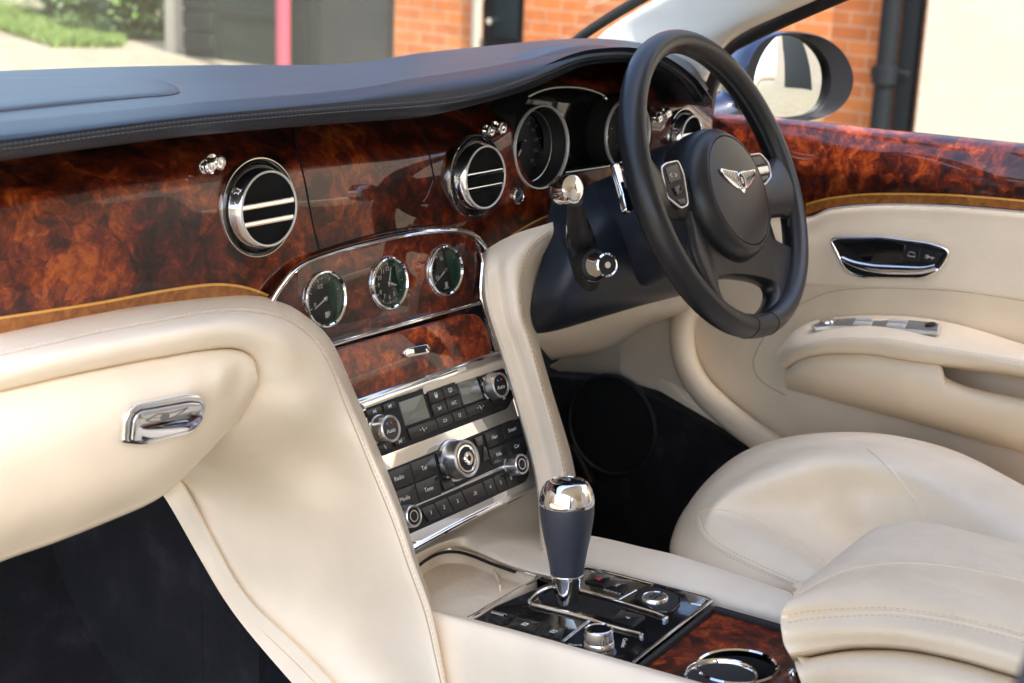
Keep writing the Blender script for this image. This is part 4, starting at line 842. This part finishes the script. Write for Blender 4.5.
seat = obj('driver_seat', [(solid(sb, .006), 'cream2'), (seam(tse, pip, .0016, 120, .0004), 'cream'), (stitches(tse, par(pip, -3), .004, .0022, .0005), 'thread'), (stitches(tse, par(pip, 3), .004, .0022, .0005), 'thread'),
      (seam(tse, bol, .0024, 100, -.0008), 'cream2'), (seam(tse, [(868, 449), (882, 461), (896, 476), (908, 490), (916, 503), (922, 522)], .0024, 100, -.0008), 'cream2')], car)
def cushion(c, s, rot, bev, mat='cream2', parent=None, name='backrest'):
    return obj(name, [(box(c, s, rot, bev, 5), mat)], parent)
RX = lambda d: Matrix.Rotation(R(d), 3, 'X')
cushion((.40, -.98, .92), (.52, .16, .74), RX(16), .06, parent=seat); cushion((.40, -1.12, 1.36), (.28, .10, .17), RX(10), .04, parent=seat, name='headrest')
obj('seat_base', [(box((.40, -.50, .42), (.46, .62, .24), None, .03), 'cream')], seat)
ps = obj('passenger_seat', [(box((-.55, -.66, .50), (.50, .54, .16), RX(-3), .05, 5), 'cream2')], car)
cushion((-.55, -1.08, .88), (.52, .15, .66), RX(16), .06, parent=ps); cushion((-.55, -1.24, 1.30), (.28, .10, .15), RX(10), .04, parent=ps, name='headrest')
# ---------------------------------------------------------------- centre armrest, two padded cushions
ar = [([(806, 600), (852, 562), (885, 536), (930, 530), (980, 541), (1070, 565)], .60), ([(799, 588), (845, 550), (880, 526), (930, 523), (980, 534), (1070, 556)], .655), ([(796, 590), (846, 559), (884, 541), (940, 539), (990, 548), (1070, 568)], .676),
      ([(797, 594), (849, 569), (899, 562.5), (950, 566), (1000, 575), (1070, 591)], .681), ([(790, 600), (843, 584), (893, 578), (950, 583), (1000, 593), (1070, 609)], .690), ([(786, 609), (840, 600), (890, 597), (950, 604), (1000, 615), (1070, 632)], .688), ([(784, 618), (840, 614), (890, 613), (950, 621), (1000, 633), (1070, 653)], .678),
      ([(785, 631), (840, 628), (890, 628), (950, 636), (1000, 649), (1070, 669)], .674), ([(788, 645), (845, 640), (900, 641), (955, 651), (1009, 666), (1070, 684)], .660), ([(795, 657), (849, 648), (905, 649), (955, 659), (1009, 674), (1070, 691)], .646), ([(800, 664), (852, 655), (905, 656), (955, 666), (1009, 681), (1070, 700)], .60)]
def endr(l, z): P = [Z(a, b, z) for a, b in l]; d = (P[0]-CAM).normalized(); return [P[0]+d*.06+CR*.016, P[0]+d*.022+CR*.003]+P
ab = loft([endr(l, z) for l, z in ar], 8, 5); ta = bvh(ab)
arm = obj('centre_armrest', [(solid(ab, .006), 'cream2'), (seam(ta, [(799, 594), (820, 582), (849, 569.5), (899, 563), (950, 566.5), (1000, 575.5), (1050, 587)], .0024, 140, -.0008), 'cream2'), (seam(ta, [(788, 619), (812, 615), (840, 613), (890, 612), (950, 620), (1000, 632), (1050, 646)], .0022, 140, -.0008), 'cream2'),
     (stitches(ta, [(788, 623), (812, 619), (840, 617), (890, 616), (950, 624), (1000, 636), (1050, 650)], .004, .0024, .0005), 'thread'), (stitches(ta, [(788, 615), (812, 611), (840, 609), (890, 608), (950, 616), (1000, 628), (1050, 642)], .004, .0024, .0005), 'thread')], car)
ar2 = [([(800, 659), (852, 650), (905, 650), (960, 660), (1012, 675), (1080, 695)], .62), ([(798, 661), (850, 651.5), (905, 652), (960, 662), (1010, 677), (1080, 698)], .643), ([(800, 670), (850, 664), (905, 665), (960, 675), (1010, 690), (1080, 712)], .654), ([(806, 690), (850, 688), (905, 690), (960, 700), (1010, 716), (1080, 738)], .635), ([(812, 720), (850, 722), (905, 724), (960, 734), (1010, 750), (1080, 772)], .60)]
obj('passenger_armrest', [(solid(loft([endr(l, z) for l, z in ar2], 8, 5), .006), 'cream2')], car)
obj('armrest_base', [(box((.0, -.72, .50), (.20, .62, .18), None, .03), 'cream')], car)
# ---------------------------------------------------------------- driver's door
sx = [620, 690, 740, 775, 805, 832, 882, 950, 1024, 1110]
yt = [105, 111, 115, 118, 121, 124, 129.5, 136, 143.5, 152]
yb = [185, 190, 196, 206, 217, 208, 203.5, 205, 211, 220]
def drow(ys_, x_): return [X(a, b, x_) for a, b in zip(sx, ys_)]
def lerp(A, B, t): return [a+(b-a)*t for a, b in zip(A, B)]
wd = loft([drow([y+4 for y in yt], .80), drow([y-.6 for y in yt], .788), drow([y+2.5 for y in yt], .772), drow([y+8 for y in yt], .762), drow(lerp(yt, yb, .3), .752), drow(lerp(yt, yb, .65), .746), drow(yb, .748)], 8, 6); tw = bvh(wd)
card = loft([drow([y-4 for y in yb], .775), drow([y+.5 for y in yb], .752), drow([y+5 for y in yb], .744), drow([y+16 for y in yb], .742), drow([232, 236, 240, 244, 247, 249, 250, 254, 260, 268], .735), drow([268, 271, 274, 277, 280, 282, 284, 288, 296, 306], .729), drow([278, 281, 284, 287, 290, 291, 292, 296, 304, 314], .731), drow([330, 333, 336, 338, 340, 342, 346, 352, 360, 372], .740),
             drow([400, 404, 408, 412, 418, 424, 432, 444, 458, 476], .748), drow([500, 505, 510, 516, 522, 528, 540, 556, 575, 600], .752), drow([620, 625, 630, 640, 650, 660, 675, 690, 720, 750], .752)], 8, 5); td = bvh(card)
dr_s1 = [(757, 350), (770, 327), (789, 311), (809, 300), (832, 291.5), (860, 288.5), (882, 288), (925, 289), (965, 292), (1000, 297), (1050, 305)]
dr_s2 = [(757, 350), (753, 362), (757, 376), (768, 386), (785, 395)]
door = obj('driver_door', [(solid(card, .02), 'cream_door'), (seam(td, dr_s1+[], .0009, 160, -.0004), 'groove'), (stitches(td, par(dr_s1[2:], -2.2), .004, .0024, .0005), 'thread'), (seam(td, dr_s2, .0010, 60, -.0002), 'groove')], car)
il = [(806, 203.5), (818, 200), (832, 197), (858, 194), (882, 193), (925, 193.3), (965, 195), (1024, 200), (1060, 204)]
obj('door_walnut_trim', [(solid(wd, .004), 'burr3'), (strip(tw, il, [(a, b+10) if i > 1 else (a, b+11) for i, (a, b) in enumerate(il)], .0006), 'band'), (strip(tw, il, [(a, b+1.8) for a, b in il], .0010), 'inlay')], door)
pxs = [779, 797, 822, 882, 948, 1024, 1110]
def prow(l): return [X(a, b, x_) for a, b, x_ in l]
pad_ = loft([prow([(781, 350, .74), (799, 332, .745), (824, 322, .745), (882, 318, .745), (948, 326, .745), (1024, 348, .745), (1110, 372, .745)]),
    prow([(778, 350, .70), (797, 329, .725), (822, 319, .728), (882, 315, .728), (948, 322, .728), (1024, 344, .728), (1110, 368, .728)]),
    prow([(776, 354, .685), (795, 334, .70), (824, 325, .70), (882, 322, .70), (945, 329, .70), (1024, 349, .70), (1110, 372, .70)]),
    prow([(776, 358, .672), (796, 342, .655), (832, 334, .652), (882, 333, .65), (930, 340, .65), (1024, 357, .65), (1110, 381, .65)]),
    prow([(778, 362, .668), (799, 347, .642), (837, 339, .638), (882, 339, .636), (922, 345, .636), (1023, 362, .636), (1110, 386, .636)]),
    prow([(781, 366, .668), (802, 352, .640), (838, 345.5, .634), (882, 346, .632), (920, 352, .632), (1023, 368, .632), (1110, 392, .632)]),
    prow([(785, 368, .672), (804, 357, .648), (836, 352.5, .644), (875, 354, .642), (918, 361, .642), (1023, 374, .642), (1110, 399, .642)]),
    prow([(790, 369, .69), (806, 360, .68), (836, 356, .68), (875, 358, .68), (918, 365, .68), (1023, 378, .68), (1110, 403, .68)])], 8, 5)
tpd = bvh(pad_)
sln = [(784, 362), (792, 352), (802, 346), (820, 341), (842, 338), (882, 338.5), (915, 343.5), (965, 351.5), (1023, 361), (1060, 371)]
obj('door_armrest', [(solid(pad_, .005), 'cream_door'), (seam(tpd, sln, .0014, 120, -.0006), 'cream_door'), (stitches(tpd, par(sln, 2.3), .004, .0024, .0005), 'thread')], door)
pk = loft([prow([(788, 369, .70), (804, 360, .69), (834, 356, .68), (870, 357, .68), (915, 364, .68), (937, 368, .68), (944, 380, .69), (973, 391, .69), (1023, 401, .69), (1110, 421, .69)]),
    prow([(786, 370, .675), (803, 359, .657), (833, 354.5, .650), (869, 355, .648), (915, 362, .648), (940, 366, .648), (947, 378, .655), (975, 389, .655), (1023, 399, .655), (1110, 419, .655)]),
    prow([(785, 376, .672), (802, 370, .650), (832, 369, .640), (869, 372, .636), (915, 381, .636), (940, 388, .636), (953, 394, .638), (983, 403, .638), (1023, 412, .638), (1110, 434, .638)]),
    prow([(785, 382, .685), (802, 382, .668), (832, 387, .660), (869, 395, .658), (915, 407, .658), (940, 414, .658), (957, 419, .658), (987, 428, .658), (1023, 437, .658), (1110, 461, .658)]),
    prow([(786, 387, .705), (802, 391, .70), (832, 399, .70), (869, 409, .70), (915, 421, .70), (940, 428, .70), (960, 434, .70), (990, 442, .70), (1023, 451, .70), (1110, 476, .70)]),
    prow([(787, 389, .745), (803, 393, .75), (833, 401, .75), (870, 411, .75), (916, 423, .75), (941, 430, .75), (961, 436, .75), (991, 444, .75), (1024, 453, .75), (1110, 479, .75)])], 8, 5)
obj('door_pocket', [(solid(pk, .004), 'cream_door')], door)
# door release handle
DF = Fr(X(890, 255, .7335), (-1, 0, .06), (0, -1, 0))
ho = rnd([DF.px(*p) for p in [(831, 240), (838, 237.5), (882, 237.5), (932, 244), (951, 251), (940, 270), (924, 278), (862, 277), (846, 270)]], .012)
obj('handle_recess', [(plate(DF, ho, -.004, .0018, .0006), 'void'), (sweep([DF.p(p.x, p.y, .002) for p in ho], .0026, .0030, DF.n, True, 10), 'chrome'),
     (plate(DF, rnd([DF.px(*p) for p in [(838, 242), (880, 240.5), (907, 244), (903, 263), (870, 264)]], .004), .0015, .0026, .0005), 'black')], door)
lv = [DF.P(*p, .006) for p in [(842, 258), (855, 264), (875, 268.5), (900, 270), (922, 270), (936, 267)]]
obj('door_handle', [(sweep(cr(lv, 40), [.0035, .006, .007, .0065, .005], .004, DF.n, seg=14), 'chrome')], door)
for q, g in (([(906, 246), (922, 248), (920, 263), (902, 262)], [('loop', [(-.006, -.002), (.006, -.002), (.004, .004), (-.004, .004)])]), ([(923, 248.5), (944, 252.5), (937, 264), (921, 263)], [('line', [(-.006, 0), (.006, 0)]), ('line', [(.003, 0), (.003, -.003)]), ('loop', [(-.007, -.002), (-.003, -.002), (-.003, .002), (-.007, .002)])])):
    button(door, q, g, fr=DF, w=.002, h=.001)
# window switches on the armrest
A1, A2, A3, A4 = [hit(tpd, *p)[0] for p in ((818, 325), (936, 329), (880, 330), (880, 320))]; an = (A2-A1).cross(A4-A3).normalized(); an = -an if an.dot(CAM-A1) < 0 else an; AF = Fr((A1+A2+A3+A4)/4, an, (0, -1, 0)); AF.o += AF.n*.0015
sq = rnd([AF.px(*p) for p in [(811, 326), (826, 320.5), (862, 318), (900, 319.5), (941, 324), (939, 333), (900, 330), (862, 327.5), (830, 327.5), (814, 329)]], .004)
sp_ = obj('window_switch_panel', [(plate(AF, sq, -.003, .0015, .0008), 'silver'), (plate(AF, inset2(sq, .0030), .001, .0021, .0005), 'greytrim')], door)
for q in ([(857, 319.6), (875, 320.3), (873, 323.2), (855, 322.6)], [(855, 323.8), (873, 324.5), (871, 327.4), (853, 326.6)], [(889, 321), (909, 322.3), (907, 325.2), (888, 324)], [(888, 325.2), (907, 326.6), (905, 329.6), (886, 328.2)]):
    c_ = [AF.px(*p) for p in q]; obj('window_switch', [(plate(AF, rnd(c_, .0015), .001, .0050, .0015), 'silver')], door)
cc_ = AF.at(*AF.px(828, 323.5)); obj('mirror_adjuster', [(lathe(cc_, [(.012, .003), (.011, .006), (.006, .0075), (.0001, .007)], 32), 'chrome')], door)
cc_ = AF.at(*AF.px(931, 327)); obj('lock_switch', [(lathe(cc_, [(.008, .003), (.007, .0055), (.0001, .006)], 24), 'matte')], door)
# window pane, lowered part of the way
pn_ = [X(690, 116, .80), X(1110, 158, .80), X(1110, 104, .80), X(726, 78, .80)]
bm = bmesh.new(); vs = [bm.verts.new(p) for p in pn_]; f_ = bm.faces.new(vs); r_ = bmesh.ops.extrude_face_region(bm, geom=[f_])
for v in [v for v in r_['geom'] if isinstance(v, bmesh.types.BMVert)]: v.co.x += .004
bmesh.ops.recalc_face_normals(bm, faces=bm.faces[:])
obj('window_pane', [(bm, 'glass')], door, 'side window glass lowered part of the way')
obj('rear_door', [(box((-.92, -1.75, .66), (.06, 1.3, .80), None, .02), 'cream_door')], car)
obj('rear_door_card', [(box((.765, -1.40, .66), (.04, 1.6, .74), None, .02), 'cream_door')], car)
obj('rear_bench', [(box((-.06, -2.25, .80), (1.4, .3, 1.0), RX(12), .08, 5), 'cream2')], car)
# ---------------------------------------------------------------- pillar, windscreen, roof
pl = loft([[X(586, 52, .73), X(606, 30, .72), X(640, 8, .70), X(690, -20, .67), X(760, -58, .63)], [X(600, 55, .715), X(630, 30, .705), X(662, 9, .685), X(712, -18, .655), X(780, -55, .615)],
           [X(660, 68, .70), X(682, 48, .69), X(722, 22, .67), X(775, -4, .64), X(840, -40, .60)], [X(700, 78, .71), X(716, 50, .70), X(740, 28.5, .68), X(806, 0, .65), X(880, -34, .61)], [X(706, 82, .74), X(720, 53, .73), X(746, 31, .71), X(812, 2, .68), X(886, -31, .64)]], 8, 6)
obj('pillar_trim', [(solid(pl, .006), 'headliner')], car)
obj('pillar_seal', [(sweep(cr([X(572, 44, .76), X(592, 29, .75), X(632, 4, .73), X(690, -28, .70), X(760, -66, .66)], 40), .0085, .006, (-1, 0, 0), seg=12), 'rubber'),
     (sweep(cr([X(705, 108, .765), X(707, 90, .76), X(714, 68, .75), X(728, 47, .74), X(746, 36, .73), X(775, 22, .715), X(812, 5.5, .69), X(890, -28, .65)], 60), .0135, .008, (-1, 0, 0), seg=12), 'rubber'),
     (plate(Fr(X(708, 85, .77), (-1, 0, 0), (0, -1, 0)), [Fr(X(708, 85, .77), (-1, 0, 0), (0, -1, 0)).px(*p) for p in [(690, 60), (722, 44), (728, 52), (727, 66), (716, 90), (712, 116), (686, 112)]], -.004, .004, .001), 'matte')], car)
bm = loft([[Vector((-.98, .62, 1.02)), Vector((-.6, .93, 1.03)), Vector((-.06, 1.04, 1.03)), Vector((.48, .90, 1.03)), Vector((.80, .62, 1.05))], [Vector((-.90, .30, 1.25)), Vector((-.55, .48, 1.27)), Vector((-.06, .55, 1.28)), Vector((.43, .46, 1.27)), Vector((.74, .26, 1.24))], [Vector((-.74, -.03, 1.45)), Vector((-.45, .0, 1.46)), Vector((-.06, .02, 1.47)), Vector((.33, .0, 1.46)), Vector((.62, -.03, 1.45))]], 10, 10)
obj('windscreen', [(solid(bm, .005), 'glass')], car)
obj('roof', [(box((-.11, -1.30, 1.475), (1.40, 2.5, .04), None, .01), 'headliner'), (box((-.11, -1.30, 1.505), (1.46, 2.56, .02), None, .008), 'paint')], car)  # out of view; left edge widened to keep the sun off the dash
obj('rear_pillar', [(box((-.80, -.93, .75), (.06, .12, 1.4), RX(8), .015), 'navy_plastic'), (box((-.06, -2.6, .95), (1.5, .05, 1.2), None, .01), 'cream')], car)
obj('seat_belt', [(sweep([X(1153, 560, -.80), X(1116, 640, -.80), X(1082, 720, -.80), X(1050, 800, -.80)], .030, .0015, (-1, -.2, .1), seg=12), 'navy_plastic')], car)
# ---------------------------------------------------------------- wing mirror
mc = X(794, 77, 1.02); MF = Fr(mc, (-.36, -.92, .085))
go = cr([(*MF.px(*p), 0) for p in [(756, 76), (762, 58), (771, 44), (781, 36), (793, 35), (806, 39.5), (818, 49), (827, 63), (830, 80), (827, 97), (820, 109), (808, 116), (790, 118.5), (772, 118), (760, 114), (755, 98)]], 60, True)
ho_ = cr([(*MF.px(*p), 0) for p in [(742, 78), (748, 56), (760, 40), (778, 32), (799, 31.5), (820, 36), (838, 47), (849, 63), (853, 80), (848, 98), (836, 111), (820, 119), (798, 122.5), (770, 121.5), (750, 117), (741, 100)]], 60, True)
cg = sum(go, Vector())/60
def scl(P, k, cx=None): c = cx or cg; return [Vector((c.x+(p.x-c.x)*k, c.y+(p.y-c.y)*k)) for p in P]
bm = bmesh.new(); rings = []
for P, w in ((scl(go, 1.0), -.012), (scl(go, 1.03), .0), (scl(ho_, .97), .006), (scl(ho_, 1.0), .0), (scl(ho_, 1.01), -.02), (scl(ho_, .98), -.05), (scl(ho_, .86), -.085), (scl(ho_, .60), -.105), (scl(ho_, .2), -.112)):
    rings.append([bm.verts.new(MF.p(p.x, p.y, w)) for p in P])
for a, b in zip(rings, rings[1:]):
    for i in range(60): bm.faces.new([a[i], a[(i+1) % 60], b[(i+1) % 60], b[i]])
bm.faces.new(rings[-1]); bmesh.ops.recalc_face_normals(bm, faces=bm.faces[:])
mb_ = bm.copy(); bm.faces.ensure_lookup_table(); mb_.faces.ensure_lookup_table(); bmesh.ops.delete(bm, geom=[f for f in bm.faces if f.index < 120], context='FACES'); bmesh.ops.delete(mb_, geom=[f for f in mb_.faces if f.index >= 120], context='FACES')
wm = obj('wing_mirror', [(bm, 'paint'), (mb_, 'bezel'), (sweep([MF.p(cg.x-.06, cg.y-.03, -.05), MF.p(cg.x-.12, cg.y-.05, -.05), MF.p(cg.x-.20, cg.y-.06, -.05)], [.05, .035, .04], .03, MF.v, seg=20), 'paint')], car, 'navy wing mirror outside the side window')
obj('mirror_glass', [(plate(MF, scl(go, 1.0), -.012, -.008, .0008), 'mirror')], wm)
# ================================================================= outside
def principled_bump(name, c1, c2, sc, rough=.9, bs=.5, bd=.01, d=6):
    m, n, b = nt(name); v = coord(n); a = noise(n, v, sc, d, .65); n.links.new(ramp(n, a.outputs[0], [(.35, c1), (.65, c2)]), b.inputs['Base Color']); b.inputs['Roughness'].default_value = rough
    a2 = noise(n, v, sc*8, 4, .7); bump(n, b, a2.outputs[0], bs, bd); return m
M['gravel'] = principled_bump('gravel_ground', (.15, .13, .092), (.23, .20, .142), 5, .95)
M['render_wall'] = principled_bump('painted_render', (.43, .375, .29), (.49, .43, .34), 3, .85, .4, .006)
M['slate'] = plain('dark_timber', (.014, .020, .023), .6, spec=.1)
M['greypanel'] = plain('grey_panel', (.040, .044, .046), .6, spec=.1)
M['greenpanel'] = plain('green_grey_panel', (.016, .026, .024), .6, spec=.1)
M['pink'] = plain('pink_paint', (.30, .050, .080), .6)
M['offwhite'] = plain('offwhite_paint', (.42, .38, .32), .6)
M['pipe'] = plain('black_iron', (.010, .012, .014), .5, spec=.15)
def brickmat(name, zs=1.0):
    m, n, b = nt(name); t = N(n, 'ShaderNodeTexCoord'); s = N(n, 'ShaderNodeSeparateXYZ'); c = N(n, 'ShaderNodeCombineXYZ'); n.links.new(t.outputs['Object'], s.inputs[0]); n.links.new(s.outputs[1], c.inputs[0]); n.links.new(s.outputs[2], c.inputs[1])
    w = noise(n, c.outputs[0], 3, 3); br = N(n, 'ShaderNodeTexBrick'); br.inputs['Scale'].default_value = 1; br.inputs['Brick Width'].default_value = .225; br.inputs['Row Height'].default_value = .075; br.inputs['Mortar Size'].default_value = .006; br.inputs['Mortar Smooth'].default_value = .3; br.inputs['Bias'].default_value = -.1
    n.links.new(c.outputs[0], br.inputs['Vector']); br.inputs['Color1'].default_value = (.52, .17, .045, 1); br.inputs['Color2'].default_value = (.40, .115, .032, 1); br.inputs['Mortar'].default_value = (.46, .27, .16, 1)
    mx = N(n, 'ShaderNodeMix', data_type='RGBA', blend_type='MULTIPLY'); mx.inputs['Factor'].default_value = .6; n.links.new(br.outputs[0], mx.inputs[6]); a = noise(n, c.outputs[0], 9, 5, .6); n.links.new(ramp(n, a.outputs[0], [(.3, (.6, .55, .5)), (.7, (1, 1, 1))]), mx.inputs[7]); n.links.new(mx.outputs[2], b.inputs['Base Color'])
    b.inputs['Roughness'].default_value = .9; bump(n, b, br.outputs['Fac'], -.6, .01); return m
M['brick'] = brickmat('orange_brick')
def leafmat(name, a, b_):
    m, n, b = nt(name); g = N(n, 'ShaderNodeNewGeometry'); n.links.new(ramp(n, g.outputs['Random Per Island'], [(.1, a), (.9, b_)]), b.inputs['Base Color']); b.inputs['Roughness'].default_value = .5; b.inputs['Transmission Weight'].default_value = 0; b.inputs['Subsurface Weight'].default_value = 0; return m
M['leaf'] = leafmat('shrub_leaf', (.018, .048, .010), (.075, .15, .024)); M['grass'] = leafmat('grass_blade', (.07, .13, .022), (.15, .21, .045)); M['bark'] = plain('bark', (.08, .055, .035), .9)
gnd = bmesh.new(); bmesh.ops.create_grid(gnd, x_segments=2, y_segments=2, size=150); obj('ground', [(gnd, 'gravel')], kind='structure')
WX = 6.6
def yw(px, py=40): return X(px, py, WX).y
def wall(name, a, b, mat, label, cat, t=.25, h=4.2, x0=WX, extra=None, parent=None):
    y0, y1 = sorted((a, b)); return obj(name, [(box((x0+t/2, (y0+y1)/2, h/2), (t, y1-y0, h)), mat)]+(extra or []), parent, label, cat)
yA, yB, yC, yD, yE, yF, yG = yw(212), yw(306), yw(315), yw(394), yw(481), yw(523), X(900, 60, WX).y
# timber garage front
gar = empty('garage', (WX, (yw(183)+yD)/2, 0), 'dark timber and panelled garage front behind the pink post', 'garage')
slb = [(box((WX+.12, (yw(183)+yA)/2, 2.1), (.2, yw(183)-yA, 4.2)), 'slate')]+[(box((WX+.01, (yw(183)+yA)/2, .12+k*.15), (.03, yw(183)-yA, .125), None, .006, 1), 'slate') for k in range(26)]
obj('boarded_wall', slb, gar)
obj('garage_door', [(box((WX+.10, (yA+yB)/2, 2.1), (.12, yA-yB, 4.2)), 'greenpanel')]+[(box((WX+.035, (yA+yB)/2, .35+k*.62), (.02, yA-yB-.1, .03)), 'slate') for k in range(6)], gar, 'dark green-grey panelled garage door')
obj('door_post', [(box((WX+.05, (yB+yC)/2, 2.1), (.22, yB-yC, 4.2), None, .01, 1), 'slate')], gar)
obj('garage_door', [(box((WX+.10, (yC+yD)/2, 2.1), (.12, yC-yD, 4.2)), 'greypanel')], gar, 'plain grey garage door panel')
# brick house with a black door
house = empty('brick_house', (WX, (yD+yG)/2, 0), 'orange brick house front with a black door in a cream frame', 'house')
wp = [(box((WX+.15, (yD+yE)/2, 2.1), (.3, yD-yE, 4.2)), 'brick'), (box((WX+.15, (yF+yG)/2, 2.1), (.3, yF-yG, 4.2)), 'brick'), (box((WX+.15, (yE+yF)/2, 3.3), (.3, yE-yF-.0, 1.8)), 'brick')]
obj('brick_wall', wp, house)
dd = obj('front_door', [(box((WX+.04, (yE+yF)/2, 1.2), (.06, yE-yF-.004, 2.39), None, .005), 'bezel'), (box((WX+.008, (yE+yF)/2-.02, .75), (.02, (yE-yF)*.55, .7), None, .004), 'slate'), (box((WX+.008, (yE+yF)/2-.02, 1.75), (.02, (yE-yF)*.55, .7), None, .004), 'slate')], house)
obj('door_knocker', [(lathe(Fr((WX-.002, yE-.10, .70), (-1, 0, 0), (0, -1, 0)), [(.04, 0), (.04, .02), (.02, .03), (.0001, .03)], 24), 'chrome'), (lathe(Fr((WX-.002, yE-.10, .50), (-1, 0, 0), (0, -1, 0)), [(.03, 0), (.02, .05), (.0001, .05)], 24), 'chrome')], dd)
obj('door_frame', [(box((WX-.02, yE+.022, 1.2), (.06, .045, 2.4), None, .006), 'offwhite')], house)
rb = obj('rendered_house', [(box((WX+.12, (yG-.10-9)/2-.05, 2.6), (.36, abs(-9-yG+.10), 5.2)), 'render_wall'), (box((WX+.14, -12.6, 5), (.32, 6.68, 10)), 'slate'), (box((WX+.12, -20, 5), (.36, 8.1, 10)), 'render_wall')], None, 'pale cream rendered house wall at the right behind the mirror', 'house')
# downpipe between the houses
pc = (X(895, 20, WX-.10).y)
pf = empty('drainpipe', (WX-.08, pc, 0), 'black iron drainpipe between the brick and the cream walls', 'drainpipe')
obj('pipe', [(lathe(Fr((WX-.09, pc+.03, 0), (0, 0, 1)), [(.052, .0), (.052, 4.6)], 24), 'pipe')], pf)
for z in (.45, .95, 1.6, 2.6): obj('pipe_collar', [(lathe(Fr((WX-.09, pc+.03, z), (0, 0, 1)), [(.05, -.05), (.066, -.045), (.066, .045), (.05, .05)], 24), 'pipe'), (box((WX-.02, pc+.03, z), (.04, .22, .05), None, .005, 1), 'pipe')], pf)
obj('backing_strip', [(box((WX-.012, pc-.060, 2.3), (.05, .10, 4.6), None, .004, 1), 'pipe')], pf)
# pink post and white post
pp = Z(283, 72, 0)*0+X(283, 66, 6.0); obj('pink_post', [(lathe(Fr((6.0, pp.y, 0), (0, 0, 1)), [(.075, 0), (.075, .05), (.048, .08), (.048, 3.4)], 24), 'pink')], None, 'slim pink painted post in front of the dark garage', 'post')
wpp = X(176, 47, 6.75); obj('white_post', [(box((6.75, wpp.y, 1.6), (.12, .12, 3.2), None, .01), 'offwhite')], None, 'off-white square post between the shrubs and dark boards', 'post')
# shrubs and trees beyond
def foliage(n, cx, cy, cz, rx, ry, rz, s):
    bm = bmesh.new(); cl = [(random.gauss(0, .5), random.gauss(0, .5), random.gauss(0, .5)) for _ in range(26)]
    for i in range(n):
        c = random.choice(cl); p = Vector((c[0]+random.gauss(0, .22), c[1]+random.gauss(0, .22), c[2]+random.gauss(0, .22)))
        if p.length > 1.15: p = p.normalized()*random.uniform(.8, 1.1)
        p = Vector((cx+p.x*rx, cy+p.y*ry, max(.05, cz+p.z*rz))); a = Vector((random.gauss(0, 1), random.gauss(0, 1), random.gauss(0, 1))).normalized(); b = a.orthogonal().normalized(); L = s*random.uniform(.6, 1.3)
        bm.faces.new([bm.verts.new(q) for q in (p-a*L, p+b*L*.45, p+a*L, p-b*L*.45)])
    return bm
def shrub(px, py, x, r, h, label, cat='shrub', name='shrub', n=5000):
    b = X(px, py, x); e = empty(name, (b.x, b.y, 0), label, cat, 'shrubs beyond the gravel')
    obj('foliage', [(foliage(n, b.x, b.y, h*.42, r, r, h*.58, .05), 'leaf')], e, angle=0)
    obj('stem', [(sweep([Vector((b.x, b.y, 0)), Vector((b.x+.05, b.y, h*.4)), Vector((b.x-.05, b.y+.1, h*.8))], [.05, .035, .015]), 'bark')]+[(sweep([Vector((b.x, b.y, h*.2)), Vector((b.x+math.cos(a)*r*.5, b.y+math.sin(a)*r*.5, h*.6))], [.025, .01]), 'bark') for a in (0, 1.3, 2.5, 4, 5.2)], e)
shrub(138, 46, 7.2, .45, 1.5, 'rounded green shrub beside the off-white post', n=9000); shrub(98, 40, 7.8, .50, 1.4, 'low green shrub at the edge of the gravel, left of the rounded one', n=9000)
shrub(60, 8, 9.6, .9, 2.4, 'dark green bush at the top left beyond the grass'); shrub(150, 20, 9.2, .9, 2.6, 'tall green bush behind the rounded shrub')
g = bmesh.new()
for i in range(14000):
    px = random.uniform(-10, 122); lo = 50-abs(px-95)*.10 if px > 60 else 28+(px+10)*.30; py = lo-abs(random.gauss(0, 12)); 
    if py > 48: continue
    b = Z(px, py, 0); L = random.uniform(.03, .08); a = random.uniform(0, 6.28); d = Vector((math.cos(a), math.sin(a), 0))*.012; t = Vector((random.gauss(0, .03), random.gauss(0, .03), L))
    g.faces.new([g.verts.new(q) for q in (b-d, b+d, b+t)])
obj('grass', [(g, 'grass')], kind='stuff', angle=0)
# ---------------------------------------------------------------- light
W = bpy.data.worlds.new('World'); SC.world = W; W.use_nodes = True; wn = W.node_tree; bg = wn.nodes['Background']
sky = wn.nodes.new('ShaderNodeTexSky'); sky.sky_type = 'NISHITA'; sky.sun_disc = False
SV = Vector((-.36, -.93, 0)).normalized()*math.cos(R(57))+Vector((0, 0, math.sin(R(57))))
sky.sun_elevation = R(57); sky.sun_rotation = math.atan2(SV.x, SV.y); sky.air_density = 1.0; sky.dust_density = 3.5; sky.ozone_density = 1
wn.links.new(sky.outputs[0], bg.inputs[0]); bg.inputs[1].default_value = .15
ld = bpy.data.lights.new('sun', 'SUN'); ld.energy = 3.2; ld.angle = R(.5); ld.color = (1, .95, .87); lo_ = bpy.data.objects.new('sun', ld); COL.objects.link(lo_)
lo_.rotation_euler = SV.to_track_quat('Z', 'Y').to_euler()
SC.view_settings.view_transform = 'Standard'; SC.view_settings.look = 'None'; SC.view_settings.exposure = 2.1; SC.view_settings.gamma = 1
SC.cycles.max_bounces = 10; SC.cycles.diffuse_bounces = 5; SC.cycles.glossy_bounces = 5; SC.cycles.transparent_max_bounces = 12; SC.cycles.sample_clamp_indirect = 8
SC.cycles.caustics_reflective = False; SC.cycles.caustics_refractive = False
